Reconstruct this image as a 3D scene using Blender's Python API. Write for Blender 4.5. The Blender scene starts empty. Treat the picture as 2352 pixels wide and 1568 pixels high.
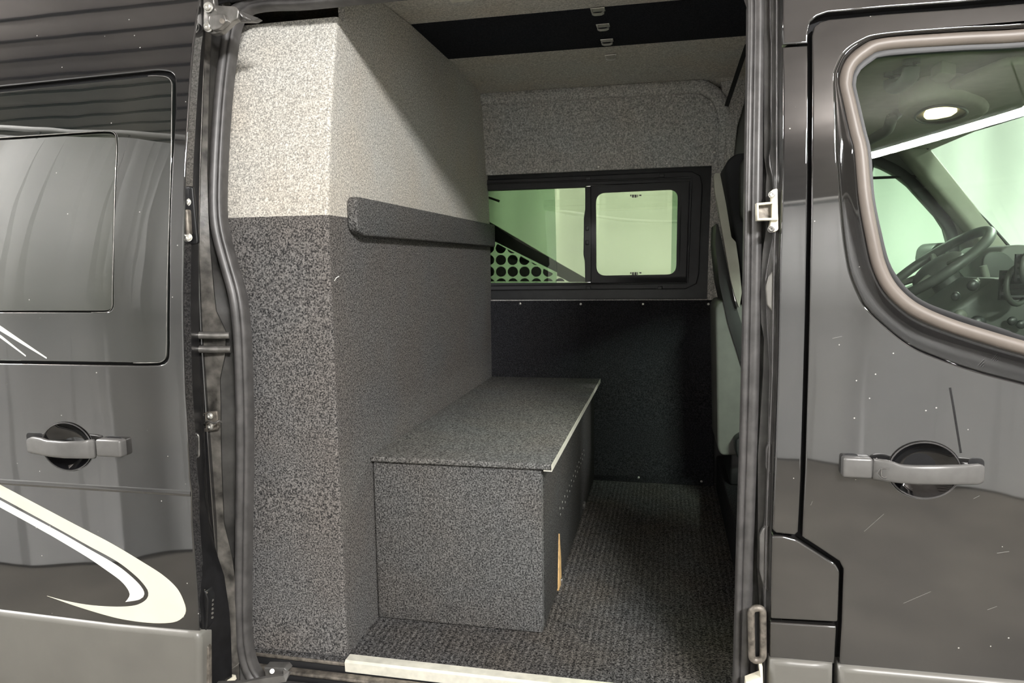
import bpy, bmesh, math, random
import numpy as np
from mathutils import Vector, Matrix
from mathutils.geometry import tessellate_polygon

random.seed(7)
S = bpy.context.scene
COL = S.collection

# ------------------------------------------------------------------ camera
F_PX = 1628.39
ZC = 1.78
CX, CY = 1176.0, 784.0
M = np.array([[0.97734418, 0.00895757, -0.21146659],
              [0.21117553, -0.10856568, 0.97140022],
              [-0.01425663, -0.99404892, -0.10799765]])
cam = bpy.data.objects.new('camera', bpy.data.cameras.new('camera'))
COL.objects.link(cam)
cam.data.sensor_width = 36.0
cam.data.lens = F_PX / 2352.0 * 36.0
cam.data.clip_start = 0.05
cam.data.clip_end = 100
R = Matrix(((M[0][0], -M[0][1], -M[0][2]), (M[1][0], -M[1][1], -M[1][2]), (M[2][0], -M[2][1], -M[2][2])))
cam.matrix_world = Matrix.Translation((0, 0, ZC)) @ R.to_4x4()
S.camera = cam

# ------------------------------------------------------------------ world, exposure, garage tube lamp and added fills
S.view_settings.view_transform = 'Standard'
S.view_settings.look = 'None'
S.view_settings.exposure = 1.3
S.view_settings.gamma = 1.0
S.view_settings.use_curve_mapping = False
W = bpy.data.worlds.new('world')
S.world = W
W.use_nodes = True
W.node_tree.nodes['Background'].inputs[0].default_value = (0.75, 0.77, 0.72, 1)
W.node_tree.nodes['Background'].inputs[1].default_value = 0.3


def area_lamp(name, a, b, width, power, col=(1, .985, .965)):
    a = Vector(a); b = Vector(b)
    l = bpy.data.lights.new(name, 'AREA')
    l.shape = 'RECTANGLE'
    l.size = (b - a).length
    l.size_y = width
    l.energy = power
    l.color = col
    o = bpy.data.objects.new(name, l)
    COL.objects.link(o)
    x = (b - a).normalized()
    z = Vector((0, 0, 1))
    y = z.cross(x).normalized()
    m = Matrix((x, y, z)).transposed().to_4x4()
    o.matrix_world = Matrix.Translation((a + b) / 2 - Vector((0, 0, .012))) @ m
    return o


TUBES_AND_FILLS = [((1.38, -2.30, 3.70), (2.10, -1.20, 3.70), 215),
         ((-5.4, 1.3, 3.95), (-4.3, 0.8, 3.95), 160),  # added lamp, brightens the curtain mirrored in the sliding door
         ((-1.4, 6.2, 3.60), (0.4, 5.4, 3.60), 105),  # added lamp, lights the far curtain seen through the window
         ((2.9, 5.6, 3.60), (4.0, 4.4, 3.60), 150),  # added lamp, brightens the view through the cab windows
         ((3.9, 2.1, 3.60), (4.1, 0.4, 3.60), 45)]  # added fill lamp ahead of the cab
for i, (a, b, p) in enumerate(TUBES_AND_FILLS):
    lo = area_lamp('tube_and_fill_light', a, b, 0.13, p)
    if i == 0:                                             # only the light is tilted, to brighten the van; housing stays level
        lo.matrix_world = lo.matrix_world @ Matrix.Rotation(math.radians(38), 4, 'X')
    up = area_lamp('tube_and_fill_light', a, b, 0.10, p * (.10 if i == 0 else .34))          # second lamp facing up, added to brighten the ceiling
    up.matrix_world = Matrix.Translation((0, 0, .07)) @ up.matrix_world @ Matrix.Rotation(math.pi, 4, 'X')


# ------------------------------------------------------------------ projection helpers (a pixel and a real plane give a real point)
def ray(px, py):
    return M @ np.array([(px - CX) / F_PX, (py - CY) / F_PX, 1.0])


def at(px, py, x=None, y=None, z=None):
    d = ray(px, py)
    t = y / d[1] if y is not None else (x / d[0] if x is not None else (z - ZC) / d[2])
    return Vector((t * d[0], t * d[1], ZC + t * d[2]))


def T(z):            # tumblehome of the van side: how far it leans in above the waist
    return .17 * max(z - 1.6, 0) ** 1.9 + .012 * (max(1.6 - z, 0) / .9) ** 2


def dT(z):
    return (T(z + .001) - T(z - .001)) / .002


def sk(px, py, y0, s=1):   # pixel on the van skin whose waist lies at y0 (s=-1: far side)
    y = y0
    for _ in range(10):
        p = at(px, py, y=y)
        y = y0 + s * T(p.z)
    return p


# ------------------------------------------------------------------ materials
def newmat(name):
    m = bpy.data.materials.new(name)
    m.use_nodes = True
    return m, m.node_tree, m.node_tree.nodes['Principled BSDF']


def nd(nt, typ, **kw):
    n = nt.nodes.new(typ)
    for k, v in kw.items():
        if k.startswith('i_'):
            n.inputs[k[2:].replace('_', ' ')].default_value = v
        else:
            setattr(n, k, v)
    return n


def obj_coord(nt):
    return nd(nt, 'ShaderNodeTexCoord').outputs['Object']


def ramp(nt, fac, stops):
    r = nd(nt, 'ShaderNodeValToRGB')
    e = r.color_ramp.elements
    while len(e) < len(stops):
        e.new(.5)
    for k, (p, c) in enumerate(stops):
        e[k].position = p
        e[k].color = (*c, 1)
    nt.links.new(fac, r.inputs[0])
    return r.outputs[0]


def simple(name, col, rough=.5, metal=0, spec=.5, noise=.0, scale=8, bump=0, bscale=200, ior=1.5, coat=0):
    m, nt, b = newmat(name)
    b.inputs['Base Color'].default_value = (*col, 1)
    b.inputs['Roughness'].default_value = rough
    b.inputs['Metallic'].default_value = metal
    b.inputs['Specular IOR Level'].default_value = spec
    b.inputs['IOR'].default_value = ior
    b.inputs['Coat Weight'].default_value = coat
    if noise:
        n = nd(nt, 'ShaderNodeTexNoise', i_Scale=scale, i_Detail=6.0)
        nt.links.new(obj_coord(nt), n.inputs['Vector'])
        lo = tuple(c * (1 - noise) for c in col)
        hi = tuple(min(1, c * (1 + noise)) for c in col)
        nt.links.new(ramp(nt, n.outputs['Fac'], [(.3, lo), (.7, hi)]), b.inputs['Base Color'])
    if bump:
        n2 = nd(nt, 'ShaderNodeTexNoise', i_Scale=bscale, i_Detail=3.0)
        nt.links.new(obj_coord(nt), n2.inputs['Vector'])
        bp = nd(nt, 'ShaderNodeBump', i_Strength=bump, i_Distance=.002)
        nt.links.new(n2.outputs['Fac'], bp.inputs['Height'])
        nt.links.new(bp.outputs[0], b.inputs['Normal'])
    return m


def carpet(name, dark, light, scale=260, tint=None, ribs=False, contrast=.12):
    m, nt, b = newmat(name)
    co = obj_coord(nt)
    n = nd(nt, 'ShaderNodeTexNoise', i_Scale=scale, i_Detail=3.0, i_Roughness=.6)
    nt.links.new(co, n.inputs['Vector'])
    c = ramp(nt, n.outputs['Fac'], [(.5 - contrast, dark), (.5 + contrast, light)])
    big = nd(nt, 'ShaderNodeTexNoise', i_Scale=3.5, i_Detail=3.0)
    nt.links.new(co, big.inputs['Vector'])
    t = tint or ((1, .96, .92), (.97, .99, 1.0))
    w = ramp(nt, big.outputs['Fac'], [(.35, t[0]), (.65, t[1])])
    mx = nd(nt, 'ShaderNodeMix', data_type='RGBA', blend_type='MULTIPLY')
    mx.inputs[0].default_value = 1
    nt.links.new(c, mx.inputs[6])
    nt.links.new(w, mx.inputs[7])
    nt.links.new(mx.outputs[2], b.inputs['Base Color'])
    md = nd(nt, 'ShaderNodeTexNoise', i_Scale=scale * .5, i_Detail=2.0)
    nt.links.new(co, md.inputs['Vector'])
    m0 = nd(nt, 'ShaderNodeMix', data_type='RGBA', blend_type='MULTIPLY')
    m0.inputs[0].default_value = 1
    nt.links.new(mx.outputs[2], m0.inputs[6])
    nt.links.new(ramp(nt, md.outputs['Fac'], [(.36, (.86, .86, .86)), (.64, (1.14, 1.14, 1.14))]), m0.inputs[7])
    mx = m0
    nt.links.new(mx.outputs[2], b.inputs['Base Color'])
    b.inputs['Roughness'].default_value = .95
    b.inputs['Specular IOR Level'].default_value = .15
    bp = nd(nt, 'ShaderNodeBump', i_Strength=.55, i_Distance=.002)
    if ribs:
        wv = nd(nt, 'ShaderNodeTexWave', i_Scale=17.0, i_Distortion=1.2, bands_direction='X')
        wv.inputs['Detail'].default_value = 2
        wv.inputs['Detail Scale'].default_value = 12
        nt.links.new(co, wv.inputs['Vector'])
        mh = nd(nt, 'ShaderNodeMath', operation='MULTIPLY_ADD')
        mh.inputs[1].default_value = .6
        nt.links.new(wv.outputs['Fac'], mh.inputs[0])
        nt.links.new(n.outputs['Fac'], mh.inputs[2])
        nt.links.new(mh.outputs[0], bp.inputs['Height'])
        bp.inputs['Distance'].default_value = .004
        bp.inputs['Strength'].default_value = .8
        m2 = nd(nt, 'ShaderNodeMix', data_type='RGBA', blend_type='MULTIPLY')
        m2.inputs[0].default_value = 1
        nt.links.new(mx.outputs[2], m2.inputs[6])
        nt.links.new(ramp(nt, wv.outputs['Fac'], [(.1, (.80, .80, .80)), (.6, (1.06, 1.06, 1.06))]), m2.inputs[7])
        nt.links.new(m2.outputs[2], b.inputs['Base Color'])
    else:
        nt.links.new(n.outputs['Fac'], bp.inputs['Height'])
    nt.links.new(bp.outputs[0], b.inputs['Normal'])
    return m


def glass(name, tint, ior=1.5, refl=1.0):
    m = bpy.data.materials.new(name)
    m.use_nodes = True
    nt = m.node_tree
    nt.nodes.clear()
    o = nd(nt, 'ShaderNodeOutputMaterial')
    tr = nd(nt, 'ShaderNodeBsdfTransparent')
    tr.inputs[0].default_value = (*tint, 1)
    gl = nd(nt, 'ShaderNodeBsdfGlossy', i_Roughness=.0)
    gl.inputs[0].default_value = (1, 1, 1, 1)
    fr = nd(nt, 'ShaderNodeFresnel', i_IOR=ior)
    mx = nd(nt, 'ShaderNodeMixShader')
    if refl != 1.0:
        mu = nd(nt, 'ShaderNodeMath', operation='MULTIPLY')
        mu.inputs[1].default_value = refl
        nt.links.new(fr.outputs[0], mu.inputs[0])
        nt.links.new(mu.outputs[0], mx.inputs[0])
    else:
        nt.links.new(fr.outputs[0], mx.inputs[0])
    nt.links.new(tr.outputs[0], mx.inputs[1])
    nt.links.new(gl.outputs[0], mx.inputs[2])
    nt.links.new(mx.outputs[0], o.inputs[0])
    return m


def paint_mat(name, col, ior, rough=.03, wav=.25):
    """gloss black paint with faint orange peel, dust specks and fine scratches"""
    m, nt, b = newmat(name)
    co = obj_coord(nt)
    b.inputs['Roughness'].default_value = rough
    b.inputs['IOR'].default_value = ior
    sp = nd(nt, 'ShaderNodeTexVoronoi', i_Scale=24.0)
    nt.links.new(co, sp.inputs['Vector'])
    c = ramp(nt, sp.outputs['Distance'], [(.0, (.42, .41, .38)), (.034, (.42, .41, .38)), (.042, col)])
    d = nd(nt, 'ShaderNodeTexNoise', i_Scale=2.5, i_Detail=5.0)
    nt.links.new(co, d.inputs['Vector'])
    mx = nd(nt, 'ShaderNodeMix', data_type='RGBA', blend_type='ADD')
    mx.inputs[0].default_value = 1
    nt.links.new(c, mx.inputs[6])
    nt.links.new(ramp(nt, d.outputs['Fac'], [(.4, (0, 0, 0)), (.75, (.018, .016, .012))]), mx.inputs[7])
    nt.links.new(mx.outputs[2], b.inputs['Base Color'])
    n = nd(nt, 'ShaderNodeTexNoise', i_Scale=5.0, i_Detail=1.0)
    nt.links.new(co, n.inputs['Vector'])
    bp = nd(nt, 'ShaderNodeBump', i_Strength=wav, i_Distance=.0012)
    nt.links.new(n.outputs['Fac'], bp.inputs['Height'])
    nt.links.new(bp.outputs[0], b.inputs['Normal'])
    return m


def emis(name, col, s):
    m, nt, b = newmat(name)
    b.inputs['Base Color'].default_value = (*col, 1)
    b.inputs['Emission Color'].default_value = (*col, 1)
    b.inputs['Emission Strength'].default_value = s
    return m


MT = {
    'light_carpet': carpet('light_carpet', (.30, .295, .28), (.70, .685, .65), 240, ((1, .95, .88), (1, 1, .98)), contrast=.14),
    'grey_carpet': carpet('grey_carpet', (.28, .277, .27), (.66, .65, .63), 150, contrast=.16),
    'ceiling_carpet': carpet('ceiling_carpet', (.46, .445, .41), (.66, .64, .59), 200),
    'dark_carpet': carpet('dark_carpet', (.022, .022, .023), (.205, .196, .19), 240, contrast=.13),
    'box_carpet': carpet('box_carpet', (.022, .022, .0225), (.175, .172, .168), 225, contrast=.13),
    'lid_carpet': carpet('lid_carpet', (.035, .035, .034), (.21, .207, .20), 210, contrast=.13),
    'shaded_box_carpet': carpet('shaded_box_carpet', (.012, .012, .012), (.085, .083, .08), 225, contrast=.13),  # box carpet darkened: shade put into the colour
    'black_carpet': carpet('black_carpet', (.010, .011, .014), (.022, .024, .030), 260),
    'wall_dark_carpet': carpet('wall_dark_carpet', (.009, .009, .011), (.034, .034, .038), 220),
    'floor_carpet': carpet('floor_carpet', (.008, .008, .009), (.17, .164, .158), 230, ((1, .94, .88), (.95, .98, 1.03)), ribs=True, contrast=.13),
    'paint': paint_mat('paint', (.012, .012, .013), 2.25),
    'gloss_glass': paint_mat('gloss_glass', (.012, .014, .013), 2.35, rough=.0, wav=.5),
    'vent_glass': paint_mat('vent_glass', (.020, .024, .018), 2.35, rough=.0, wav=.3),
    'black_gap': simple('black_gap', (.004, .004, .005), .8),
    'rubber': simple('rubber', (.065, .062, .061), .42, spec=.6, noise=.3, scale=30),
    'tan_rubber': simple('tan_rubber', (.17, .145, .125), .45, noise=.12, scale=12),
    'rubber_black': simple('rubber_black', (.012, .012, .013), .5),
    'moulding': simple('moulding', (.15, .145, .13), .38, noise=.1, scale=6, spec=.6),
    'silver_plastic': simple('silver_plastic', (.15, .147, .142), .36, metal=.35, noise=.06, scale=60),
    'jamb': simple('jamb', (.15, .14, .125), .38, noise=.75, scale=28, bump=.35, bscale=90, spec=.6),
    'jamb_black': simple('jamb_black', (.085, .082, .078), .28, noise=.4, scale=20, spec=.7),
    'door_edge': simple('door_edge', (.007, .007, .008), .35, noise=.4, scale=40),
    'steel': simple('steel', (.24, .232, .22), .32, metal=.75, noise=.35, scale=40),
    'bright_steel': simple('bright_steel', (.75, .74, .70), .28, metal=.8, noise=.15, scale=50),
    'grimy_steel': simple('grimy_steel', (.19, .17, .145), .5, metal=.5, noise=.6, scale=55, bump=.4, bscale=120),
    'cream': simple('cream', (.78, .74, .60), .45, noise=.06, scale=6),
    'white_vinyl': simple('white_vinyl', (.92, .91, .84), .35),
    'alu': simple('alu', (.80, .78, .68), .42, metal=.15, noise=.12, scale=35),
    'plastic_black': simple('plastic_black', (.016, .017, .018), .42, noise=.2, scale=30),
    'frame_black': simple('frame_black', (.030, .030, .033), .5, noise=.15, scale=14),
    'trim_light': simple('trim_light', (.36, .35, .30), .55, noise=.06, scale=20),
    'trim_grey': simple('trim_grey', (.13, .13, .12), .6, noise=.08, scale=20),
    'headliner': simple('headliner', (.36, .34, .29), .9, noise=.05, scale=30),
    'dash': simple('dash', (.045, .048, .043), .5, noise=.15, scale=30),
    'dash_light': simple('dash_light', (.13, .135, .115), .5),
    'seat_fabric': simple('seat_fabric', (.035, .036, .040), .9, bump=.3, bscale=700),
    'wood': simple('wood', (.72, .46, .20), .6, noise=.25, scale=60),
    'curtain': simple('curtain', (.80, .80, .785), .75, noise=.04, scale=2),
    'concrete': simple('concrete', (.15, .138, .115), .6, noise=.25, scale=1.6),
    'rib_metal': simple('rib_metal', (.55, .50, .47), .6, noise=.1, scale=3),
    'white_pipe': simple('white_pipe', (.85, .85, .82), .4),
    'shell': simple('shell', (.05, .05, .05), .6),
    'tint_window': glass('tint_window', (.57, .64, .50)),
    'tint_window_2': glass('tint_window_2', (.66, .76, .68)),
    'cab_glass': glass('cab_glass', (.82, .91, .83), 1.5, .3),
    'tube': emis('tube', (1, .98, .93), 9),
    'dome': emis('dome', (1, .74, .40), 1.6),
}


# ------------------------------------------------------------------ object helpers
def thing(name, label, cat, loc, group=None, kind=None):
    o = bpy.data.objects.new(name, None)
    o.empty_display_size = .05
    COL.objects.link(o)
    o.location = loc
    o['label'] = label
    o['category'] = cat
    if group: o['group'] = group
    if kind: o['kind'] = kind
    return o


def tag(o, label, cat, group=None, kind=None):
    o['label'] = label
    o['category'] = cat
    if group: o['group'] = group
    if kind: o['kind'] = kind
    return o


def root_loc(p):
    v = Vector((0, 0, 0))
    while p is not None:
        v += p.location
        p = p.parent
    return v


def mk(name, verts, faces, mat, parent=None, smooth=False, normals=None, sharp=None):
    off = root_loc(parent)
    me = bpy.data.meshes.new(name)
    me.from_pydata([tuple(Vector(v) - off) for v in verts], [], faces)
    me.materials.append(MT[mat])
    if smooth or normals:
        me.polygons.foreach_set('use_smooth', [True] * len(me.polygons))
    me.update()
    if normals:
        me.normals_split_custom_set_from_vertices([tuple(n) for n in normals])
    elif smooth and sharp:
        me.set_sharp_from_angle(angle=math.radians(sharp))
    o = bpy.data.objects.new(name, me)
    COL.objects.link(o)
    if parent: o.parent = parent
    return o


def mkbm(name, bm, mat, parent=None, smooth=False, sharp=35):
    vs = [v.co.copy() for v in bm.verts]
    bm.verts.index_update()
    fs = [[v.index for v in f.verts] for f in bm.faces]
    bm.free()
    return mk(name, vs, fs, mat, parent, smooth, sharp=sharp)


def bx(bm, lo, hi, bev=0, seg=2):
    lo = Vector(lo); hi = Vector(hi)
    r = bmesh.ops.create_cube(bm, size=1)
    for v in r['verts']:
        v.co = Vector([lo[i] + (v.co[i] + .5) * (hi[i] - lo[i]) for i in range(3)])
    if bev:
        es = list({e for v in r['verts'] for e in v.link_edges})
        bmesh.ops.bevel(bm, geom=es, offset=bev, segments=seg, profile=.5, affect='EDGES')
    return r


def boxo(name, lo, hi, mat, parent=None, bev=.004, seg=2):
    bm = bmesh.new()
    bx(bm, lo, hi, bev, seg)
    return mkbm(name, bm, mat, parent, smooth=bev > 0, sharp=50)


def cyl(bm, a, b, r, n=20, r2=None):
    a = Vector(a); b = Vector(b)
    d = b - a
    q = d.to_track_quat('Z', 'Y').to_matrix().to_4x4()
    bmesh.ops.create_cone(bm, cap_ends=True, segments=n, radius1=r, radius2=r if r2 is None else r2, depth=d.length,
                          matrix=Matrix.Translation((a + b) / 2) @ q)


def cylo(name, a, b, r, mat, parent=None, n=20, r2=None):
    bm = bmesh.new()
    cyl(bm, a, b, r, n, r2)
    return mkbm(name, bm, mat, parent, True, 40)


def ball(bm, c, r, sx=1, sy=1, sz=1, n=16):
    q = bmesh.ops.create_uvsphere(bm, u_segments=n, v_segments=max(6, n // 2), radius=r)
    for v in q['verts']:
        v.co = Vector((v.co.x * sx, v.co.y * sy, v.co.z * sz)) + Vector(c)


def sweep(name, path, prof, mat, parent=None, up=Vector((0, -1, 0)), cap=True, closed=False, smooth=True, scale=None, sharp=60):
    """sweep a closed 2-D profile (side, up) along a path"""
    path = [Vector(p) for p in path]
    n = len(path)
    V, Fc = [], []
    k = len(prof)
    for i, p in enumerate(path):
        if closed:
            t = (path[(i + 1) % n] - path[i - 1]).normalized()
        else:
            t = (path[min(i + 1, n - 1)] - path[max(i - 1, 0)]).normalized()
        u = (up - t * up.dot(t)).normalized()
        s = t.cross(u).normalized()
        sc = scale[i] if scale else 1
        for a, b in prof:
            V.append(p + s * a * sc + u * b * sc)
    m = n if closed else n - 1
    for i in range(m):
        for j in range(k):
            a = i * k + j; b = i * k + (j + 1) % k
            c = ((i + 1) % n) * k + (j + 1) % k; d = ((i + 1) % n) * k + j
            Fc.append((a, b, c, d))
    if cap and not closed:
        Fc.append(tuple(range(k)))
        Fc.append(tuple(reversed(range((n - 1) * k, n * k))))
    bm = bmesh.new()
    vs = [bm.verts.new(v) for v in V]
    for f in Fc:
        try: bm.faces.new([vs[i] for i in f])
        except ValueError: pass
    bmesh.ops.recalc_face_normals(bm, faces=bm.faces)
    return mkbm(name, bm, mat, parent, smooth, sharp)


def circ(r, n=10, sx=1, sy=1):
    return [(r * sx * math.cos(2 * math.pi * i / n), r * sy * math.sin(2 * math.pi * i / n)) for i in range(n)]


def spline(pts, step=.02, closed=False):
    """Catmull-Rom through 3-D or 2-D points"""
    P = [Vector(p) for p in pts]
    out = []
    n = len(P)
    for i in range(n if closed else n - 1):
        if closed:
            p0, p1, p2, p3 = P[i - 1], P[i], P[(i + 1) % n], P[(i + 2) % n]
        else:
            p1, p2 = P[i], P[i + 1]
            p0 = P[i - 1] if i else p1 * 2 - p2
            p3 = P[i + 2] if i + 2 < n else p2 * 2 - p1
        L = (p2 - p1).length
        m = max(1, int(L / step))
        for j in range(m):
            t = j / m
            out.append(.5 * ((2 * p1) + (p2 - p0) * t + (2 * p0 - 5 * p1 + 4 * p2 - p3) * t * t + (3 * p1 - p0 - 3 * p2 + p3) * t ** 3))
    if not closed: out.append(P[-1])
    return out


def dens(poly, step=.04):
    out = []
    n = len(poly)
    for i in range(n):
        a = Vector(poly[i]); b = Vector(poly[(i + 1) % n])
        m = max(1, int((b - a).length / step))
        for j in range(m): out.append(a.lerp(b, j / m))
    return out


def rnd(poly, r, seg=6):
    """round the corners of a 2-D polygon; entries may be (x, y) or (x, y, r)"""
    out = []
    n = len(poly)
    for i in range(n):
        p = Vector(poly[i][:2]); a = Vector(poly[i - 1][:2]); b = Vector(poly[(i + 1) % n][:2])
        rr = poly[i][2] if len(poly[i]) > 2 else r
        if rr <= 0: out.append(p); continue
        la, lb = (a - p).length, (b - p).length
        d = min(rr, la * .49, lb * .49)
        s = p + (a - p).normalized() * d
        e = p + (b - p).normalized() * d
        for j in range(seg + 1):
            t = j / seg
            out.append(s * (1 - t) ** 2 + p * 2 * t * (1 - t) + e * t * t)
    return out


def area2(P):
    return sum(P[i - 1][0] * P[i][1] - P[i][0] * P[i - 1][1] for i in range(len(P))) / 2


def clean(P, eps=1e-5):
    out = []
    for p in P:
        if not out or (Vector(p) - out[-1]).length > eps: out.append(Vector(p))
    if (out[0] - out[-1]).length < eps: out.pop()
    return out


def offset(P, r):
    """move a CCW polygon inwards by r"""
    n = len(P)
    out = []
    for i in range(n):
        a, p, b = P[i - 1], P[i], P[(i + 1) % n]
        t1 = (p - a).normalized(); t2 = (b - p).normalized()
        n1 = Vector((-t1.y, t1.x)); n2 = Vector((-t2.y, t2.x))
        m = n1 + n2
        if m.length < 1e-6: m = n1
        m.normalize()
        c = max(.45, m.dot(n1))
        out.append(p + m * r / c)
    return out


def panel(name, outer, holes, y0, thick, mat, parent=None, r=.006, bend=1, face=-1, zstep=.05, step=.04, seg=4):
    """a sheet in the XZ plane following the van side; its edges roll back by r. face=-1 looks towards -Y"""
    outer = clean(dens(outer, step))
    if area2(outer) < 0: outer.reverse()
    rings = [(outer, offset(outer, r))]
    for h in holes:
        h = clean(dens(h, step))
        if area2(h) > 0: h.reverse()
        rings.append((h, offset(h, r)))
    YF = lambda z, d: y0 + bend * T(z) + d * (-face)
    V, N, Fc = [], [], []
    flat = [[Vector((p.x, p.y, 0)) for p in rg[1]] for rg in rings]
    tris = tessellate_polygon(flat)
    bm = bmesh.new()
    vs = [bm.verts.new(p) for rg in flat for p in rg]
    for t in tris:
        try: bm.faces.new([vs[i] for i in t])
        except ValueError: pass
    zs = [p.y for p in outer]
    if bend:
        z = min(zs) + zstep
        while z < max(zs):
            bmesh.ops.bisect_plane(bm, geom=bm.verts[:] + bm.edges[:] + bm.faces[:], plane_co=(0, z, 0), plane_no=(0, 1, 0), dist=1e-5)
            z += zstep
    bm.verts.index_update()
    fv = [v.co.copy() for v in bm.verts]
    ff = [[v.index for v in f.verts] for f in bm.faces]
    bm.free()

    def nf(z):
        return Vector((0, face, -face * bend * dT(z))).normalized()

    for v in fv:
        V.append(Vector((v.x, YF(v.y, 0), v.y))); N.append(nf(v.y))
    for f in ff:
        p = [V[i] for i in f]
        nn = (p[1] - p[0]).cross(p[2] - p[0])
        Fc.append(tuple(f) if nn.y * face > 0 else tuple(reversed(f)))
    base = len(V)
    for v in fv:
        V.append(Vector((v.x, YF(v.y, thick), v.y))); N.append(-nf(v.y))
    for f in Fc[:len(ff)]:
        Fc.append(tuple(reversed([i + base for i in f])))
    for po, pi in rings:
        n = len(po)
        lay = []
        for s in range(seg + 2):
            ids = []
            for i in range(n):
                o = po[i]; q = pi[i]
                out = (o - q)
                out = out.normalized() if out.length > 1e-9 else Vector((0, 0))
                if s <= seg:
                    a = s / seg * math.pi / 2
                    c = q + (o - q) * math.sin(a); d = r * (1 - math.cos(a))
                else:
                    a = math.pi / 2; c = o; d = thick
                V.append(Vector((c.x, YF(c.y, d), c.y)))
                N.append((nf(c.y) * math.cos(a) + Vector((out.x, 0, out.y)) * math.sin(a)).normalized())
                ids.append(len(V) - 1)
            lay.append(ids)
        # closing ring to the back fill
        ids = []
        for i in range(n):
            c = pi[i]
            V.append(Vector((c.x, YF(c.y, thick), c.y))); N.append(Vector((0, -face, 0))); ids.append(len(V) - 1)
        lay.append(ids)
        for s in range(len(lay) - 1):
            for i in range(n):
                j = (i + 1) % n
                q = (lay[s][i], lay[s][j], lay[s + 1][j], lay[s + 1][i])
                Fc.append(q if face < 0 else tuple(reversed(q)))
    # every face looks the way its vertex normals do
    for i, f in enumerate(Fc):
        p = [V[k] for k in f[:3]] if len(f) == 3 else [V[k] for k in f]
        g_n = (p[1] - p[0]).cross(p[2] - p[0]) if len(p) == 3 else (p[2] - p[0]).cross(p[3] - p[1])
        a_n = N[f[0]] + N[f[1]] + N[f[2]]
        if g_n.dot(a_n) < 0: Fc[i] = tuple(reversed(f))
    return mk(name, V, Fc, mat, parent, normals=N)


def xz(pix, y0, s=1):
    """pixel outline -> (x, z) outline on the van skin whose waist lies at y0"""
    out = []
    for q in pix:
        p = sk(q[0], q[1], y0, s)
        out.append(Vector((p.x, p.z)))
    return out


def flatxz(pix, y):
    return [Vector((at(q[0], q[1], y=y).x, at(q[0], q[1], y=y).z)) for q in pix]


def prism(name, poly, axis, a, b, mat, parent=None, bev=0, smooth=False):
    """extrude a 2-D polygon between a and b along axis ('x': poly is (y, z); 'y': (x, z); 'z': (x, y))"""
    f = {'x': lambda p, t: (t, p[0], p[1]), 'y': lambda p, t: (p[0], t, p[1]), 'z': lambda p, t: (p[0], p[1], t)}[axis]
    poly = clean([Vector(p[:2]) for p in poly])
    bm = bmesh.new()
    v0 = [bm.verts.new(f(p, a)) for p in poly]
    v1 = [bm.verts.new(f(p, b)) for p in poly]
    n = len(poly)
    bm.faces.new(v0); bm.faces.new(v1)
    for i in range(n):
        bm.faces.new((v0[i], v0[(i + 1) % n], v1[(i + 1) % n], v1[i]))
    bmesh.ops.recalc_face_normals(bm, faces=bm.faces)
    if bev:
        es = [e for e in bm.edges if (e.verts[0] in v0) == (e.verts[1] in v0)]
        bmesh.ops.bevel(bm, geom=es, offset=bev, segments=3, profile=.5, affect='EDGES', clamp_overlap=True)
    return mkbm(name, bm, mat, parent, smooth or bev > 0, 35)


def loft(name, rows, mat, parent=None, smooth=True, sharp=50, thick=0):
    V, Fc = [], []
    k = len(rows[0])
    for r_ in rows: V += [Vector(p) for p in r_]
    for i in range(len(rows) - 1):
        for j in range(k - 1):
            Fc.append((i * k + j, i * k + j + 1, (i + 1) * k + j + 1, (i + 1) * k + j))
    bm = bmesh.new()
    vs = [bm.verts.new(v) for v in V]
    for f in Fc: bm.faces.new([vs[i] for i in f])
    if thick:
        bmesh.ops.solidify(bm, geom=bm.faces[:], thickness=thick)
    bmesh.ops.recalc_face_normals(bm, faces=bm.faces)
    return mkbm(name, bm, mat, parent, smooth, sharp)


def lerp_px(lst, y):
    for (x0, y0), (x1, y1) in zip(lst, lst[1:]):
        if y0 <= y <= y1:
            return x0 + (x1 - x0) * (y - y0) / (y1 - y0)
    return lst[0][0] if y < lst[0][1] else lst[-1][0]


def bolt(name, c, r, n, mat, parent, h=.006):
    """round bolt head with a recessed socket, facing n"""
    c = Vector(c); n = Vector(n).normalized()
    bm = bmesh.new()
    prof = [(r * 1.25, 0), (r * 1.25, h * .25), (r, h * .3), (r * .95, h * .8), (r * .75, h), (r * .42, h), (r * .36, h * .45), (0.0001, h * .45)]
    q = n.to_track_quat('Z', 'Y').to_matrix()
    k = 16
    rg = []
    for a, b in prof:
        rg.append([bm.verts.new(c + q @ Vector((a * math.cos(2 * math.pi * i / k), a * math.sin(2 * math.pi * i / k), b))) for i in range(k)])
    for u, w in zip(rg, rg[1:]):
        for i in range(k):
            bm.faces.new((u[i], u[(i + 1) % k], w[(i + 1) % k], w[i]))
    bm.faces.new(list(reversed(rg[0])))
    return mkbm(name, bm, mat, parent, True, 40)


# =================================================================== THE GARAGE (setting)
def struct(o):
    o['kind'] = 'structure'
    return o


FLOOR_Z = .685          # carpeted van floor
XC = -.874              # cabinet side
struct(boxo('garage_floor', (-9, -6, -.1), (8, 9, 0), 'concrete', bev=0))


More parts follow.
